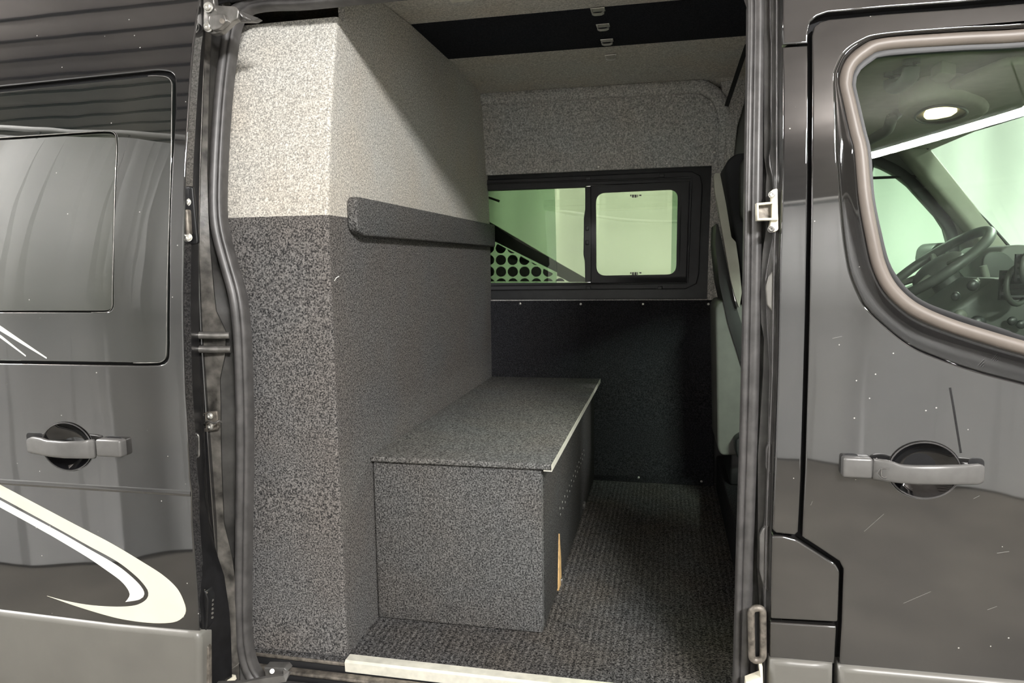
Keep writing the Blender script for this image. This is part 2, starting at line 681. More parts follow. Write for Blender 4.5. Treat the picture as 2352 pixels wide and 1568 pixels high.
def curtain(name, pts, z0, z1, seed):
    random.seed(seed)
    base = spline([Vector((*p, 0)) for p in pts], .05)
    rows = [[], [], []]
    d = 0
    ph = 0
    for i, p in enumerate(base):
        t = (base[min(i + 1, len(base) - 1)] - base[max(i - 1, 0)]).normalized()
        n = Vector((-t.y, t.x, 0))
        ph += random.uniform(.15, .42)
        a = .035 * math.sin(ph) + .015 * math.sin(2.3 * ph)
        for k, (z, s) in enumerate(((z0, 1.2), ((z0 + z1) / 2, 1), (z1, .7))):
            q = p + n * a * s
            rows[k].append((q.x, q.y, z))
    return loft(name, rows, 'curtain', None, True, 180, thick=.004)


near_line = [(-7.5, 1.3), (-5.5, .5), (-3.78, -.19), (-2.79, -.58), (-1.6, -1.5), (-.6, -3.0), (.3, -3.45), (.985, -3.19), (2.48, -2.26), (4.6, -.9), (5.6, 1.2)]
far_line = [(-7.5, 1.3), (-7, 4.5), (-4, 6.4), (-.6, 6.6), (2.2, 6.5), (5.0, 5.4), (6.2, 3.3), (5.6, 1.2)]
struct(curtain('wall_near', near_line, .02, 3.28, 3))
struct(curtain('wall_far', far_line, .02, 3.5, 5))

# boarded ceiling with thin dark battens that read as wavy lines in the paint
gc = struct(boxo('garage_ceiling', (-9, -6, 4.25), (8, 9, 4.3), 'rib_metal', bev=0))
bm = bmesh.new()
y = -6.0
while y < 9:
    bx(bm, (-9, y, 4.232), (-.5, y + .028, 4.251))
    y += .26
bt_ = mkbm('batten', bm, 'rubber_black', gc)
bt_['kind'] = 'stuff'

# curtain rails with hooks
for nm, line, z in (('curtain_rail', near_line, 3.34), ('curtain_rail', far_line, 3.56)):
    pts = spline([Vector((*p, z)) for p in line], .1)
    rl = thing(nm, 'white pipe curtain rail with hooks, running behind the camera' if z < 3.5 else 'white pipe curtain rail carrying the curtain beyond the van', 'curtain rail', pts[0])
    sweep('pipe', pts, circ(.025, 8), 'white_pipe', rl, up=Vector((0, 0, 1)))
    bm = bmesh.new()
    for p in pts[::5]:
        cyl(bm, p + Vector((0, 0, -.02)), p + Vector((0, 0, -.09)), .008, 6)
    h = mkbm('hook', bm, 'steel', rl, True)
    h['kind'] = 'stuff'
tl = ['ceiling tube lamp mirrored as a white line in the front window',
      'added tube lamp lighting the curtain behind the sliding door',
      'added tube lamp beyond the van, lighting the far curtain',
      'added fill lamp beyond the windscreen on the far side',
      'added fill lamp ahead of the windscreen, nearer the camera side']
for (a, b, p), l in zip(TUBES_AND_FILLS, tl):
    a = Vector(a); b = Vector(b)
    t = thing('tube_and_fill_lamp', l, 'lamp', (a + b) / 2 + Vector((0, 0, .05)), 'ceiling tube lamps')  # first one is mirrored in the window, the rest are added for light
    d = (b - a).normalized(); s = Vector((-d.y, d.x, 0))
    bm = bmesh.new()
    r_ = bx(bm, (-(b - a).length / 2, -.08, 0), ((b - a).length / 2, .08, .05), .01)
    mtx = Matrix((d, s, Vector((0, 0, 1)))).transposed().to_4x4()
    bmesh.ops.transform(bm, matrix=Matrix.Translation((a + b) / 2) @ mtx, verts=bm.verts)
    mkbm('housing', bm, 'white_pipe', t, True)
    for q in (a, b):
        cylo('suspension_wire', q + Vector((0, 0, .04)), Vector((q.x, q.y, 4.26)), .006, 'steel', t, 6)

# =================================================================== VAN SHELL AND CARGO SPACE
van = thing('van_body', 'black van body side with open side doorway', 'van', (0, 1.7, 0))

# cargo floor
fl = struct(mk('floor', *(lambda bm: ([v.co.copy() for v in bm.verts], [[v.index for v in f.verts] for f in bm.faces]))(
    (lambda b: (bx(b, (-2.4, 1.73, .60), (.26, 3.60, FLOOR_Z)), b.verts.index_update(), b)[2])(bmesh.new())), 'floor_carpet'))

# ceiling of the cargo space with the black strip
CZ = 2.612
ceil_prof = [(1.80, 2.53), (2.0, 2.578), (2.153, 2.597), (2.444, 2.616), (2.876, 2.618), (3.2, 2.607), (3.40, 2.595), (3.46, 2.57), (3.46, 2.66), (1.80, 2.66)]
ceil = struct(prism('ceiling', ceil_prof, 'x', -2.4, .34, 'ceiling_carpet'))
st = prism('dark_strip', [(2.444, 2.6125), (2.876, 2.6145), (2.876, 2.625), (2.444, 2.625)], 'x', XC, .335, 'black_carpet', ceil)
st['label'] = 'black carpet strip across the ceiling'
o = boxo('light_housing', at(1020, -14, z=2.59) + Vector((0, 0, 0)), at(1090, 2, z=2.59) + Vector((0, .0, .02)), 'alu', ceil, .002)
o['label'] = 'pale metal strip on the ceiling'

# ceiling clips
clip_px = [(1373, 25, 36), (1385, 61, 33), (1394, 95, 30), (1403, 130, 27)]
clip_lab = ['small metal strap clip on the black ceiling strip, nearest the doorway',
            'small metal strap clip in the middle of the black ceiling strip',
            'small metal strap clip by the far edge of the black ceiling strip',
            'small metal strap clip on the grey ceiling beyond the black strip']
for (px, py, w), l in zip(clip_px, clip_lab):
    zc = 2.6125 if py < 120 else 2.612
    c = at(px, py + 2, z=zc - .008)
    t = thing('strap_clip', l, 'clip', (c.x, c.y, zc), 'strap clips on the ceiling')
    bm = bmesh.new()
    bx(bm, (c.x - .0235, c.y - .017, zc - .003), (c.x + .0235, c.y + .017, zc), .001)
    mkbm('plate', bm, 'bright_steel', t, True)
    pa = [Vector((c.x - .020, c.y, zc - .002)), Vector((c.x - .019, c.y, zc - .013)), Vector((c.x - .012, c.y, zc - .016)),
          Vector((c.x + .012, c.y, zc - .016)), Vector((c.x + .019, c.y, zc - .013)), Vector((c.x + .020, c.y, zc - .002))]
    sweep('loop', spline(pa, .004), [(-.011, -.001), (.011, -.001), (.011, .001), (-.011, .001)], 'bright_steel', t, up=Vector((0, 0, 1)), smooth=False)

# far side wall: lower dark panel, upper grey panel and its rolled ledge
YB = 3.52


def yb(z):
    return YB - .72 * T(z) + .0


wall = thing('wall_back', 'carpet-lined far side wall of the cargo space around the sliding window', 'wall', (-.3, YB, FLOOR_Z), kind='structure')
del wall['category']
win_px = [(1100, 403), (1635, 380), (1624, 689), (1100, 683)]


def farxz(pix):
    out = []
    for q in pix:
        y = YB
        for _ in range(10):
            p = at(q[0], q[1], y=y); y = yb(p.z)
        out.append(Vector((p.x, p.z)))
    return out


def farpanel(name, outer, holes, dy, thick, mat, parent, r=.004, face=-1):
    """panel following the far wall (leans towards the camera)"""
    global T, dT
    oT, odT = T, dT
    T = lambda z: -.72 * oT(z)
    dT = lambda z: -.72 * odT(z)
    o = panel(name, outer, holes, YB + dy, thick, mat, parent, r=r, face=face)
    T, dT = oT, odT
    return o


wo = farxz(win_px)
wx1 = wo[1].x
zt0, zt1 = wo[0].y, wo[1].y
zb = wo[2].y
# lower dark wall: everything below the window, to the floor
zsplit = farxz([(1300, 690)])[0].y
low = farpanel('dark_wall_panel', [(-.9, FLOOR_Z), (farxz([(1641, 1000)])[0].x, FLOOR_Z), (farxz([(1641, 690)])[0].x, zsplit), (-.9, zsplit)], [], -.004, .03, 'wall_dark_carpet', wall)
low['label'] = 'black carpet lower wall panel'
# black reveal around the window opening, on the outer skin
rev = farpanel('window_reveal', [(-.93, zsplit - .03), (wx1 + .03, zsplit - .03), (wx1 + .03, zt1 + .05), (-.93, zt1 + .05)],
               [xz([(1105, 434), (1590, 420), (1590, 655), (1105, 655)], 3.545, -.72)], .030, .01, 'plastic_black', wall)
# upper grey wall with recessed panel
tl_ = farxz([(1104, 241), (1590, 213)])
grey_out = [(-2.4, zsplit), (farxz([(1640, 700)])[0].x, zsplit), (farxz([(1640, 300)])[0].x, farxz([(1640, 300)])[0].y)] 
arc = farxz([(1652, 300), (1650, 262), (1636, 232), (1612, 217), (1588, 213), (1400, 224), (1104, 241)])
g = [Vector((-.93, zsplit)), Vector((farxz([(1644, 690)])[0].x, zsplit)), *arc, Vector((-.93, arc[-1].y))]
hole = [(-.915, zsplit + .0015), (wo[2].x, zsplit + .0015), (wo[1].x, wo[1].y), (wo[0].x, wo[0].y), (-.915, wo[0].y - .0)]
up = farpanel('grey_wall_panel', g, [hole], .0, .02, 'grey_carpet', wall)
up['label'] = 'grey carpet upper wall panel'
# rolled ledge above and at the right of the panel
lp = farxz([(960, 238), (1104, 228), (1400, 210), (1590, 199), (1622, 203), (1648, 222), (1663, 255), (1666, 310), (1660, 480), (1652, 690)])
lp3 = spline([Vector((p.x, yb(p.y) - .000, p.y)) for p in lp], .02)
sweep('carpet_ledge', lp3, [(-.030, -.03), (-.030, .004), (-.022, .014), (0, .019), (.022, .014), (.030, .004), (.030, -.03)], 'grey_carpet', wall)
hd = farxz([(960, 222), (1104, 214), (1600, 186), (1668, 183), (1668, 150), (960, 180)])
prism('ledge_backing', hd, 'y', YB - .06, YB + .03, 'grey_carpet', wall)
for px, py in [(1225, 243), (1373, 234), (1531, 221), (1634, 239), (1641, 350), (1232, 390), (1375, 383), (1532, 375),
               (1195, 697), (1334, 698), (1477, 698), (1627, 698), (1467, 1096), (1611, 1105), (1200, 1080)]:
    q = farxz([(px, py)])[0]
    bm = bmesh.new()
    ball(bm, (q.x, yb(q.y) - .003, q.y), .0065, 1, .45, 1, 10)
    mkbm('screw', bm, 'bright_steel', wall, True)

# the sliding window in the far wall
win = thing('window_1', 'black framed sliding window with green tinted panes', 'window', at(1400, 660, y=YB + .03), kind='structure')
del win['category']
fo = xz([(1000, 414), (1585, 394, .0), (1607, 402), (1614, 425), (1606, 640), (1598, 660), (1570, 668), (1000, 668)], 3.54, -.72)


def fpan(name, pix, holes, dy, th, mat, r=.003):
    global YB
    pts = [Vector(p) for p in farxz(pix)]
    return farpanel(name, pts, [farxz(h) for h in holes], dy, th, mat, win, r)


outer = [(1095, 413), (1540, 393), (1590, 392), (1609, 402), (1614, 425), (1606, 630), (1600, 652), (1575, 664), (1095, 667)]
fpan('frame', outer, [[(1100, 438), (1343, 429), (1345, 425), (1580, 417), (1572, 648), (1100, 650)]], .014, .03, 'frame_black', .006)
# raised inner track lines
for pts, rr in (([(1100, 422), (1588, 407), (1579, 650)], .004), ([(1579, 650), (1100, 656)], .004), ([(1565, 420), (1559, 645)], .003)):
    pp = farxz(pts)
    pl = [Vector((p.x, yb(p.y) + .011, p.y)) for p in pp]
    dpl = []
    for a, b in zip(pl, pl[1:]):
        dpl += [a.lerp(b, k / 10) for k in range(10)]
    dpl.append(pl[-1])
    sweep('track', dpl, circ(rr, 6), 'plastic_black', win)
# meeting stile with two latches
stile = [(1344, 429), (1357, 428), (1358, 647), (1344, 648), (1343, 600), (1340, 585), (1341, 500), (1344, 480)]
fpan('meeting_stile', stile, [], -.002, .03, 'plastic_black')
for yy in (524, 557):
    q = farxz([(1349, yy)])[0]
    l_ = boxo('latch', (q.x - .008, yb(q.y) - .012, q.y - .011), (q.x + .008, yb(q.y) + .0, q.y + .011), 'plastic_black', win, .002)
    cylo('button', (q.x, yb(q.y) - .016, q.y), (q.x, yb(q.y) - .01, q.y), .004, 'frame_black', l_, 10)
# sliding sash on the right with rounded corners
sash = [(1356, 426), (1584, 415), (1576, 650), (1356, 650)]
sh = rnd([(1368, 443, 22), (1557, 434, 22), (1553, 630, 22), (1369, 633, 22)], 20, 6)
fpan('sash', sash, [sh], .006, .018, 'frame_black', .003)
pane = fpan('pane', [(1362, 432), (1565, 424), (1560, 640), (1362, 642)], [], .020, .003, 'tint_window', .0005)
pane2 = fpan('pane', [(1098, 436), (1348, 424), (1348, 652), (1098, 654)], [], .030, .003, 'tint_window', .0005)
pane3 = fpan('pane', [(1098, 436), (1271, 427), (1276, 652), (1098, 654)], [], .040, .003, 'tint_window_2', .0005)
pane3['label'] = 'second green pane slid behind the first'
pane4 = fpan('pane', [(1545, 424), (1566, 424), (1562, 640), (1541, 640)], [], .034, .003, 'tint_window_2', .0005)
pane4['label'] = 'narrow edge of overlapping glass'
for px, py in ((1351, 409), (1520, 402), (1351, 661), (1516, 661)):
    q = farxz([(px, py)])[0]
    boxo('frame_clip', (q.x - .012, yb(q.y) + .002, q.y - .008), (q.x + .012, yb(q.y) + .02, q.y + .008), 'plastic_black', win, .002)
# small maker's marks etched on the sash pane (illegible dashes in the photograph)
for yy in (446, 625):
    bm = bmesh.new()
    for i, (dx, w, h) in enumerate([(-13, 3, 4), (-9, 5, 7), (-3, 5, 7), (3, 2, 6), (8, 5, 3)]):
        a, b = farxz([(1460 + dx, yy), (1460 + dx + w, yy + h)])
        bx(bm, (a.x, yb(a.y) + .0185, b.y), (b.x, yb(a.y) + .0192, a.y))
    mkbm('etched_mark', bm, 'moulding', win)


# vinyl graphics on the outside of the left pane: diagonal band and round dots
def clip_half(poly, a, b, keep):
    out = []
    n = len(poly)
    f = lambda p: ((b[0] - a[0]) * (p[1] - a[1]) - (b[1] - a[1]) * (p[0] - a[0])) * keep
    for i in range(n):
        p, q = poly[i - 1], poly[i]
        fp, fq = f(p), f(q)
        if (fp >= 0) != (fq >= 0):
            t = fp / (fp - fq)
            out.append((p[0] + (q[0] - p[0]) * t, p[1] + (q[1] - p[1]) * t))
        if fq >= 0: out.append(q)
    return out


band1 = [(1080, 487), (1128, 513), (1277, 601), (1277, 626), (1128, 552), (1080, 528)]
fpan('diagonal_band', band1, [], .0455, .001, 'black_gap', .0002)['label'] = 'black diagonal vinyl band'
band2 = [(1277, 601), (1345, 640), (1345, 648), (1306, 648), (1277, 633)]
fpan('diagonal_band', band2, [], .036, .001, 'moulding', .0002)['label'] = 'grey brown end of the diagonal vinyl band'
bm = bmesh.new()
la, lb = (1080, 528), (1285, 638)
for j in range(5):
    for i in range(-2, 6):
        cx = 1145.5 + i * 27.3 + j * .4; cy = 569.5 + (j) * 27.2
        poly = [(cx + 12 * math.cos(a * math.pi / 10), cy + 12 * math.sin(a * math.pi / 10)) for a in range(20)]
        poly = clip_half(poly, la, lb, 1)
        poly = clip_half(poly, (1000, 646.5), (1400, 646.5), -1)
        if len(poly) < 3: continue
        pp = farxz(poly)
        vs = [bm.verts.new((p.x, yb(p.y) + .0445, p.y)) for p in pp]
        try: bm.faces.new(vs)
        except ValueError: pass
bmesh.ops.solidify(bm, geom=bm.faces[:], thickness=.0004)
dd = mkbm('dot_pattern', bm, 'black_gap', win)
dd['label'] = 'black round dots of the vinyl graphic'
a, b = farxz([(1110, 449), (1142, 460)])
sweep('black_rod', [(a.x, yb(a.y) + .05, a.y), (b.x, yb(b.y) + .05, b.y)], circ(.006, 8), 'black_gap', win)

# floor step towards the cab and carpeted kick face
kick = boxo('cab_step', (.247, 1.95, .50), (1.9, 3.5, .845), 'wall_dark_carpet', van, .01)
kick['label'] = 'dark carpeted step up to the cab'

# =================================================================== CABINET
prof_c = [(1.751, FLOOR_Z), (1.755, .886), (1.753, 1.076), (1.749, 1.323), (1.749, 1.562), (1.747, 1.795), (1.750, 1.921), (1.782, 2.139), (1.818, 2.315), (1.856, 2.452)]
ZS = 1.917
cab = thing('storage_cabinet', 'tall carpet-covered storage cabinet, light grey above and charcoal below', 'cabinet', (XC - .4, 2.6, FLOOR_Z))


def pc(z):
    for (y0, z0), (y1, z1) in zip(prof_c, prof_c[1:]):
        if z0 <= z <= z1: return y0 + (y1 - y0) * (z - z0) / (z1 - z0)
    return prof_c[-1][0]


def cabinet_front(name, z0, z1, mat, label):
    zs = [z0 + (z1 - z0) * k / 12 for k in range(13)]
    R_ = .010
    rows = []
    for z in zs:
        y = pc(z)
        row = [(-2.3, y + .02, z), (-2.3, y, z), (-1.6, y, z), (XC - R_, y, z)]
        for k in range(1, 5):
            a = k / 4 * math.pi / 2
            row.append((XC - R_ + R_ * math.sin(a), y + R_ * (1 - math.cos(a)), z))
        row += [(XC, y + .022, z), (XC - .02, y + .024, z)]
        rows.append(row)
    o = loft(name, rows, mat, cab, True, 60)
    o['label'] = label
    return o


cabinet_front('light_front_panel', ZS, 2.452, 'light_carpet', 'light grey carpet front, upper half')
cabinet_front('dark_front_panel', FLOOR_Z, ZS, 'dark_carpet', 'charcoal carpet front, lower half')


def side_poly(z0, z1, top=None):
    zs = [z0 + (z1 - z0) * k / 10 for k in range(11)]
    p = [(pc(z) + .020, z) for z in zs]
    return p


roof = [(3.47, 2.56), (3.40, 2.594), (3.2, 2.606), (2.876, 2.614), (2.444, 2.612), (2.153, 2.596), (2.0, 2.577), (1.905, 2.555)]
upper = side_poly(ZS, 2.452)
pol = [(3.53, ZS)] + roof + [(1.905, 2.452)] + list(reversed(upper))
prism('light_side_panel', pol, 'x', XC - .02, XC - .0005, 'light_carpet', cab)['label'] = 'light grey carpet side, upper half'
pol = [(3.53, FLOOR_Z), (3.53, ZS)] + list(reversed(side_poly(FLOOR_Z, ZS)))
prism('dark_side_panel', pol, 'x', XC - .02, XC - .0005, 'dark_carpet', cab)['label'] = 'charcoal carpet side, lower half'
boxo('top_board', (-2.3, 1.875, 2.43), (XC - .02, 3.4, 2.445), 'wood', cab, .001)
# padded rail along the cabinet side
z0r, z1r = 1.870, 1.975
a = at(790, 455, x=XC + .03); 
ry0 = 1.868
rp = rnd([(ry0, z0r + .012, .02), (ry0 - .002, z1r - .0, .028), (3.515, z1r + .004, .0), (3.515, z0r - .0, .0), (ry0 + .045, z0r - .002, .02)], .02, 6)
rail = prism('padded_rail', rp, 'x', XC, XC + .030, 'box_carpet', None, bev=.006)
tag(rail, 'padded charcoal carpet rail fixed along the cabinet side', 'rail')
# a pale thread caught on the carpet
p1, p2 = at(768, 645, y=1.744), at(779, 634, y=1.744)
tag(sweep('thread', [p1, (p1 + p2) / 2 + Vector((0, -.003, .002)), p2], circ(.0011, 6), 'white_vinyl'), 'tiny pale thread caught on the charcoal cabinet corner', 'thread')

# =================================================================== STORAGE BOX
bench = thing('storage_box', 'low grey carpeted storage bench box with a hinged lid', 'box', (-.6, 2.7, FLOOR_Z))
BX1, BY0, LZ = -.349, 1.975, 1.188
bm = bmesh.new()
bx(bm, (XC + .001, BY0, FLOOR_Z), (BX1, 3.512, LZ), .009, 3)
mkbm('body', bm, 'box_carpet', bench, True, 40)
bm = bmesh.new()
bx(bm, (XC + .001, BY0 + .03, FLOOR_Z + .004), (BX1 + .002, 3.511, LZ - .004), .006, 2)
sp_ = mkbm('shaded_side', bm, 'shaded_box_carpet', bench, True, 40)  # this side carries its shade as a darker carpet colour
sp_['label'] = 'bench box side with shade put into its carpet colour'
bm = bmesh.new()
bx(bm, (XC + .001, BY0 - .012, LZ + .002), (-.318, 3.515, LZ + .019), .004, 3)
lid = mkbm('lid', bm, 'lid_carpet', bench, True, 40)
# aluminium edge trim of the lid
tr = prism('edge_trim', [(-.3215, LZ - .001), (-.340, LZ - .001), (-.340, LZ + .0012), (-.3165, LZ + .0012), (-.3165, LZ + .0192), (-.3152, LZ + .0192), (-.3152, LZ - .001)], 'y', BY0 - .014, 3.513, 'alu', lid)
tr['label'] = 'thin aluminium angle along the lid edge'
# perforation of the side
XS = BX1 + .002
for k in range(13):
    t = k / 12
    for row in (0, 1):
        y = 2.32 + t * .72 + row * .012; z = .952 + t * .012 - row * .026
        bm = bmesh.new()
        ball(bm, (XS + .0006, y, z), .0042, .4, 1, 1, 8)
        mkbm('staple', bm, 'bright_steel', bench, True)
# torn carpet showing plywood, and a small catch
ty, tz0, tz1 = 2.325, .658, .853
tz0 = .725; tz1 = .915
v = [(ty - .002, at(1284, 1232, x=XS).z), (ty - .014, at(1284, 1300, x=XS).z), (ty - .022, at(1285, 1352, x=XS).z), (ty + .03, at(1288, 1353, x=XS).z), (ty + .022, at(1287, 1300, x=XS).z)]
tp = at(1283, 1225, x=XS); bt = at(1285, 1352, x=XS)
v = [(tp.y, tp.z), (bt.y - .040, bt.z + .035), (bt.y - .036, bt.z), (bt.y + .03, bt.z), (bt.y + .024, bt.z + .04), (bt.y + .02, bt.z + .10)]
prism('plywood_tear', v, 'x', XS - .004, XS + .0035, 'wood', bench)['label'] = 'bare plywood showing through a tear'
for px, py in ((1290, 1332), (1341, 1160)):
    c = at(px, py, x=XS + .004)
    boxo('catch', c - Vector((.006, .02, .012)), c + Vector((.006, .02, .012)), 'steel', bench, .003)

# =================================================================== BODY: doorway, jambs, seals
# rubber door seal all round the opening
YS = 1.655
L = [(700, -1), (620, 2), (572, 10), (546, 26), (533, 55), (523, 110), (512, 200), (504, 300), (499, 400), (498, 480), (504, 535), (521, 600),
     (542, 675), (551, 740), (556, 830), (560, 1000), (558, 1200), (556, 1400), (561, 1490), (580, 1548), (620, 1580), (720, 1594), (1200, 1650), (1600, 1690),
     (1680, 1680), (1698, 1640), (1703, 1568), (1712, 1250), (1724, 850), (1731, 400), (1736, 0)]
path = [sk(px, py, YS) for px, py in L]
ZH = 2.478
path += [Vector((.183, YS + T(2.40), 2.40)), Vector((.165, YS + T(2.45), 2.45)), Vector((.12, YS + T(2.472), 2.472)), Vector((0, YS + T(ZH), ZH)), Vector((-.4, YS + T(ZH), ZH)), Vector((-.75, YS + T(ZH), ZH))]
sp = spline(path, .02, closed=True)
seal = sweep('door_seal', sp, [(-.019, -.02), (-.019, .004), (-.016, .012), (-.010, .014), (-.006, .009), (-.003, .013), (.004, .018), (.011, .017), (.017, .010), (.019, .002), (.019, -.02)],
             'rubber', van, closed=True, up=Vector((0, -1, .1)), sharp=80)
seal['label'] = 'ribbed black rubber seal around the doorway'

# rear jamb (left of the opening): folded dusty sheet metal
pys = [-60, 0, 60, 120, 200, 300, 400, 500, 576, 630, 670, 714, 760, 808, 840, 870, 920, 1000, 1080, 1150, 1200, 1240, 1277, 1321, 1397, 1460, 1520, 1568, 1620]
c_out = [(462, -60), (461, 0), (452, 120), (444, 280), (440, 400), (438, 600), (440, 800), (446, 1000), (452, 1150), (456, 1200), (470, 1277), (480, 1340), (488, 1460), (489, 1620)]
c_rim = [(474, -60), (472, 0), (468, 120), (463, 280), (458, 400), (455, 600), (456, 800), (461, 1000), (468, 1150), (474, 1200), (495, 1277), (511, 1321), (522, 1397), (528, 1500), (532, 1620)]
c_cr = [(488, -60), (486, 60), (480, 200), (476, 400), (480, 540), (491, 670), (496, 714), (518, 759), (518, 808), (505, 870), (507, 946), (507, 1036), (514, 1200), (536, 1290), (545, 1397), (548, 1500), (552, 1620)]
c_in = [(520, -60), (505, 100), (495, 200), (487, 300), (482, 400), (482, 500), (503, 600), (522, 660), (538, 740), (545, 830), (548, 1000), (546, 1200), (546, 1400), (552, 1480), (572, 1545), (620, 1580), (700, 1620)]


def col3(lst, y0, pys):
    return [sk(lerp_px(lst, y), y, y0) for y in pys]


A = col3(c_out, 1.612, pys); B = col3(c_rim, 1.615, pys); B2 = col3([(x + 3, y) for x, y in c_rim], 1.628, pys)
Cc = col3(c_cr, 1.640, pys); Cd = col3([(x + 2, y) for x, y in c_cr], 1.648, pys); D = col3([(x + 4, y) for x, y in c_in], 1.675, pys)
rows = [list(r_) for r_ in zip(B, B2, Cc)]
loft('rear_jamb', rows, 'jamb', van, True, 40, thick=-.002)['label'] = 'dusty folded sheet metal of the rear door jamb'
rows = [list(r_) for r_ in zip(Cc, Cd, D)]
loft('rear_jamb_channel', rows, 'jamb_black', van, True, 40, thick=-.002)['label'] = 'black inner channel of the rear door jamb'
sweep('jamb_flange', [a_ for a_ in B], circ(.0016, 6), 'jamb', van)
# black body skin behind the slid-back door
quarter = panel('quarter_panel', [(-4.2, .35), (B[10].x - .002, .35), (B[10].x - .002, 1.75), (sk(465, 100, 1.62).x, 2.3), (sk(474, -40, 1.62).x, 2.47), (-1.04, 2.49), (-4.2, 2.49)], [], 1.622, .02, 'paint', van, r=.004)

# hinge tubes on the jamb
for yy, x0, x1 in ((770, 458, 527), (802, 458, 530)):
    a = sk(x0, yy, 1.60); b = sk(x1, yy, 1.635)
    t = cylo('guide_rail', a + Vector((-.02, 0, 0)), b, .0095, 'steel', van, 20)
    t['label'] = 'dull metal guide tube on the rear jamb'
# striker plate on the jamb
c = sk(486, 968, 1.632)
pl = panel('striker', rnd([tuple(p) for p in xz([(466, 947), (499, 943), (503, 985), (470, 993)], 1.625)], .006), [], 1.622, .006, 'grimy_steel', van, r=.002)
pl['label'] = 'dirty striker plate with two bolts'
bolt('bolt', sk(483, 955, 1.62), .007, (0, -1, .05), 'bright_steel', pl)
bolt('bolt', sk(484, 979, 1.62), .007, (0, -1, .05), 'bright_steel', pl)
sweep('hook', spline([sk(470, 972, 1.615), sk(480, 967, 1.60), sk(492, 972, 1.598), sk(503, 966, 1.60), sk(509, 969, 1.61)], .004), circ(.0028, 8), 'steel', pl)
# drain plug low on the jamb
bolt('drain_plug', sk(516, 1485, 1.636), .009, (0, -1, 0), 'jamb_black', van)
# pale block at the foot of the jamb
q = xz([(487, 1549), (533, 1557), (536, 1566), (520, 1575), (490, 1568)], 1.60)
prism('sill_bracket', q, 'y', 1.60, 1.63, 'cream', van, bev=.002)['label'] = 'pale plastic piece at the foot of the jamb'
# lower panel line of the jamb foot
sweep('jamb_fold', spline([sk(492, 1528, 1.625), sk(534, 1534, 1.63), sk(552, 1518, 1.645)], .01), circ(.0022, 6), 'jamb', van)

# header above the opening: dark
hp = panel('roof_side_panel', [(-4.2, 2.50), (.232, 2.50), (.232, 2.75), (-4.2, 2.75)], [], 1.60, .02, 'paint', van, r=.006)
hb = boxo('header_beam', (-2.3, 1.70 + T(2.44) * 1, 2.485), (.3, 1.86, 2.60), 'rubber_black', van, .01)

# front jamb (right of the opening)
pysr = [-60, 0, 60, 104, 150, 200, 280, 360, 400, 430, 460, 530, 580, 620, 660, 700, 740, 780, 850, 1000, 1040, 1080, 1200, 1300, 1400, 1500, 1568, 1640]
r_in = [(1742, -60), (1742, 400), (1738, 850), (1728, 1200), (1719, 1400), (1712, 1568), (1710, 1640)]
r_c1 = [(1754, -60), (1752, 104), (1752, 360), (1758, 400), (1756, 430), (1756, 540), (1750, 560), (1746, 620), (1744, 700), (1746, 760), (1752, 780), (1750, 850), (1747, 980), (1738, 1010), (1738, 1080), (1738, 1200), (1736, 1300), (1742, 1400), (1736, 1500), (1734, 1640)]
r_c2 = [(1768, -60), (1768, 60), (1771, 104), (1770, 340), (1764, 370), (1772, 400), (1776, 430), (1776, 540), (1768, 580), (1757, 640), (1760, 700), (1762, 760), (1768, 850), (1764, 1000), (1762, 1080), (1758, 1180), (1752, 1220), (1752, 1300), (1754, 1400), (1752, 1500), (1750, 1640)]
r_out = [(1796, -60), (1796, 400), (1790, 600), (1786, 850), (1777, 1080), (1771, 1250), (1769, 1400), (1767, 1568), (1766, 1640)]
rows = [list(r_) for r_ in zip(col3(r_in, 1.668, pysr), col3(r_c1, 1.660, pysr), col3([(x + 3, y) for x, y in r_c1], 1.646, pysr), col3(r_c2, 1.644, pysr), col3([(x + 3, y) for x, y in r_c2], 1.630, pysr), col3([(x - 6, y) for x, y in r_out], 1.622, pysr), col3(r_out, 1.606, pysr))]
loft('front_jamb', rows, 'jamb_black', van, True, 40, thick=-.002)['label'] = 'pressed black metal front jamb of the doorway'
sweep('jamb_flange', [sk(lerp_px(r_c2, y) + 2, y, 1.634) for y in range(-60, 1640, 20)], circ(.0022, 6), 'rubber', van)
sweep('jamb_flange', [sk(lerp_px(r_out, y) - 12, y, 1.618) for y in range(-60, 1640, 20)], circ(.0016, 6), 'rubber', van)
# small raised recess pads on the jamb
for pix, mt in (([(1765, 635), (1776, 622), (1780, 640), (1779, 720), (1772, 712), (1762, 700), (1759, 660)], 'moulding'),
                ([(1760, 1030), (1766, 1018), (1772, 1020), (1772, 1090), (1764, 1084), (1759, 1074)], 'rubber'),
                ([(1745, 1230), (1752, 1215), (1766, 1205), (1764, 1360), (1752, 1340), (1744, 1310)], 'jamb_black')):
    panel('jamb_pad', rnd([tuple(p) for p in xz(pix, 1.622)], .004), [], 1.622, .012, mt, van, r=.003)
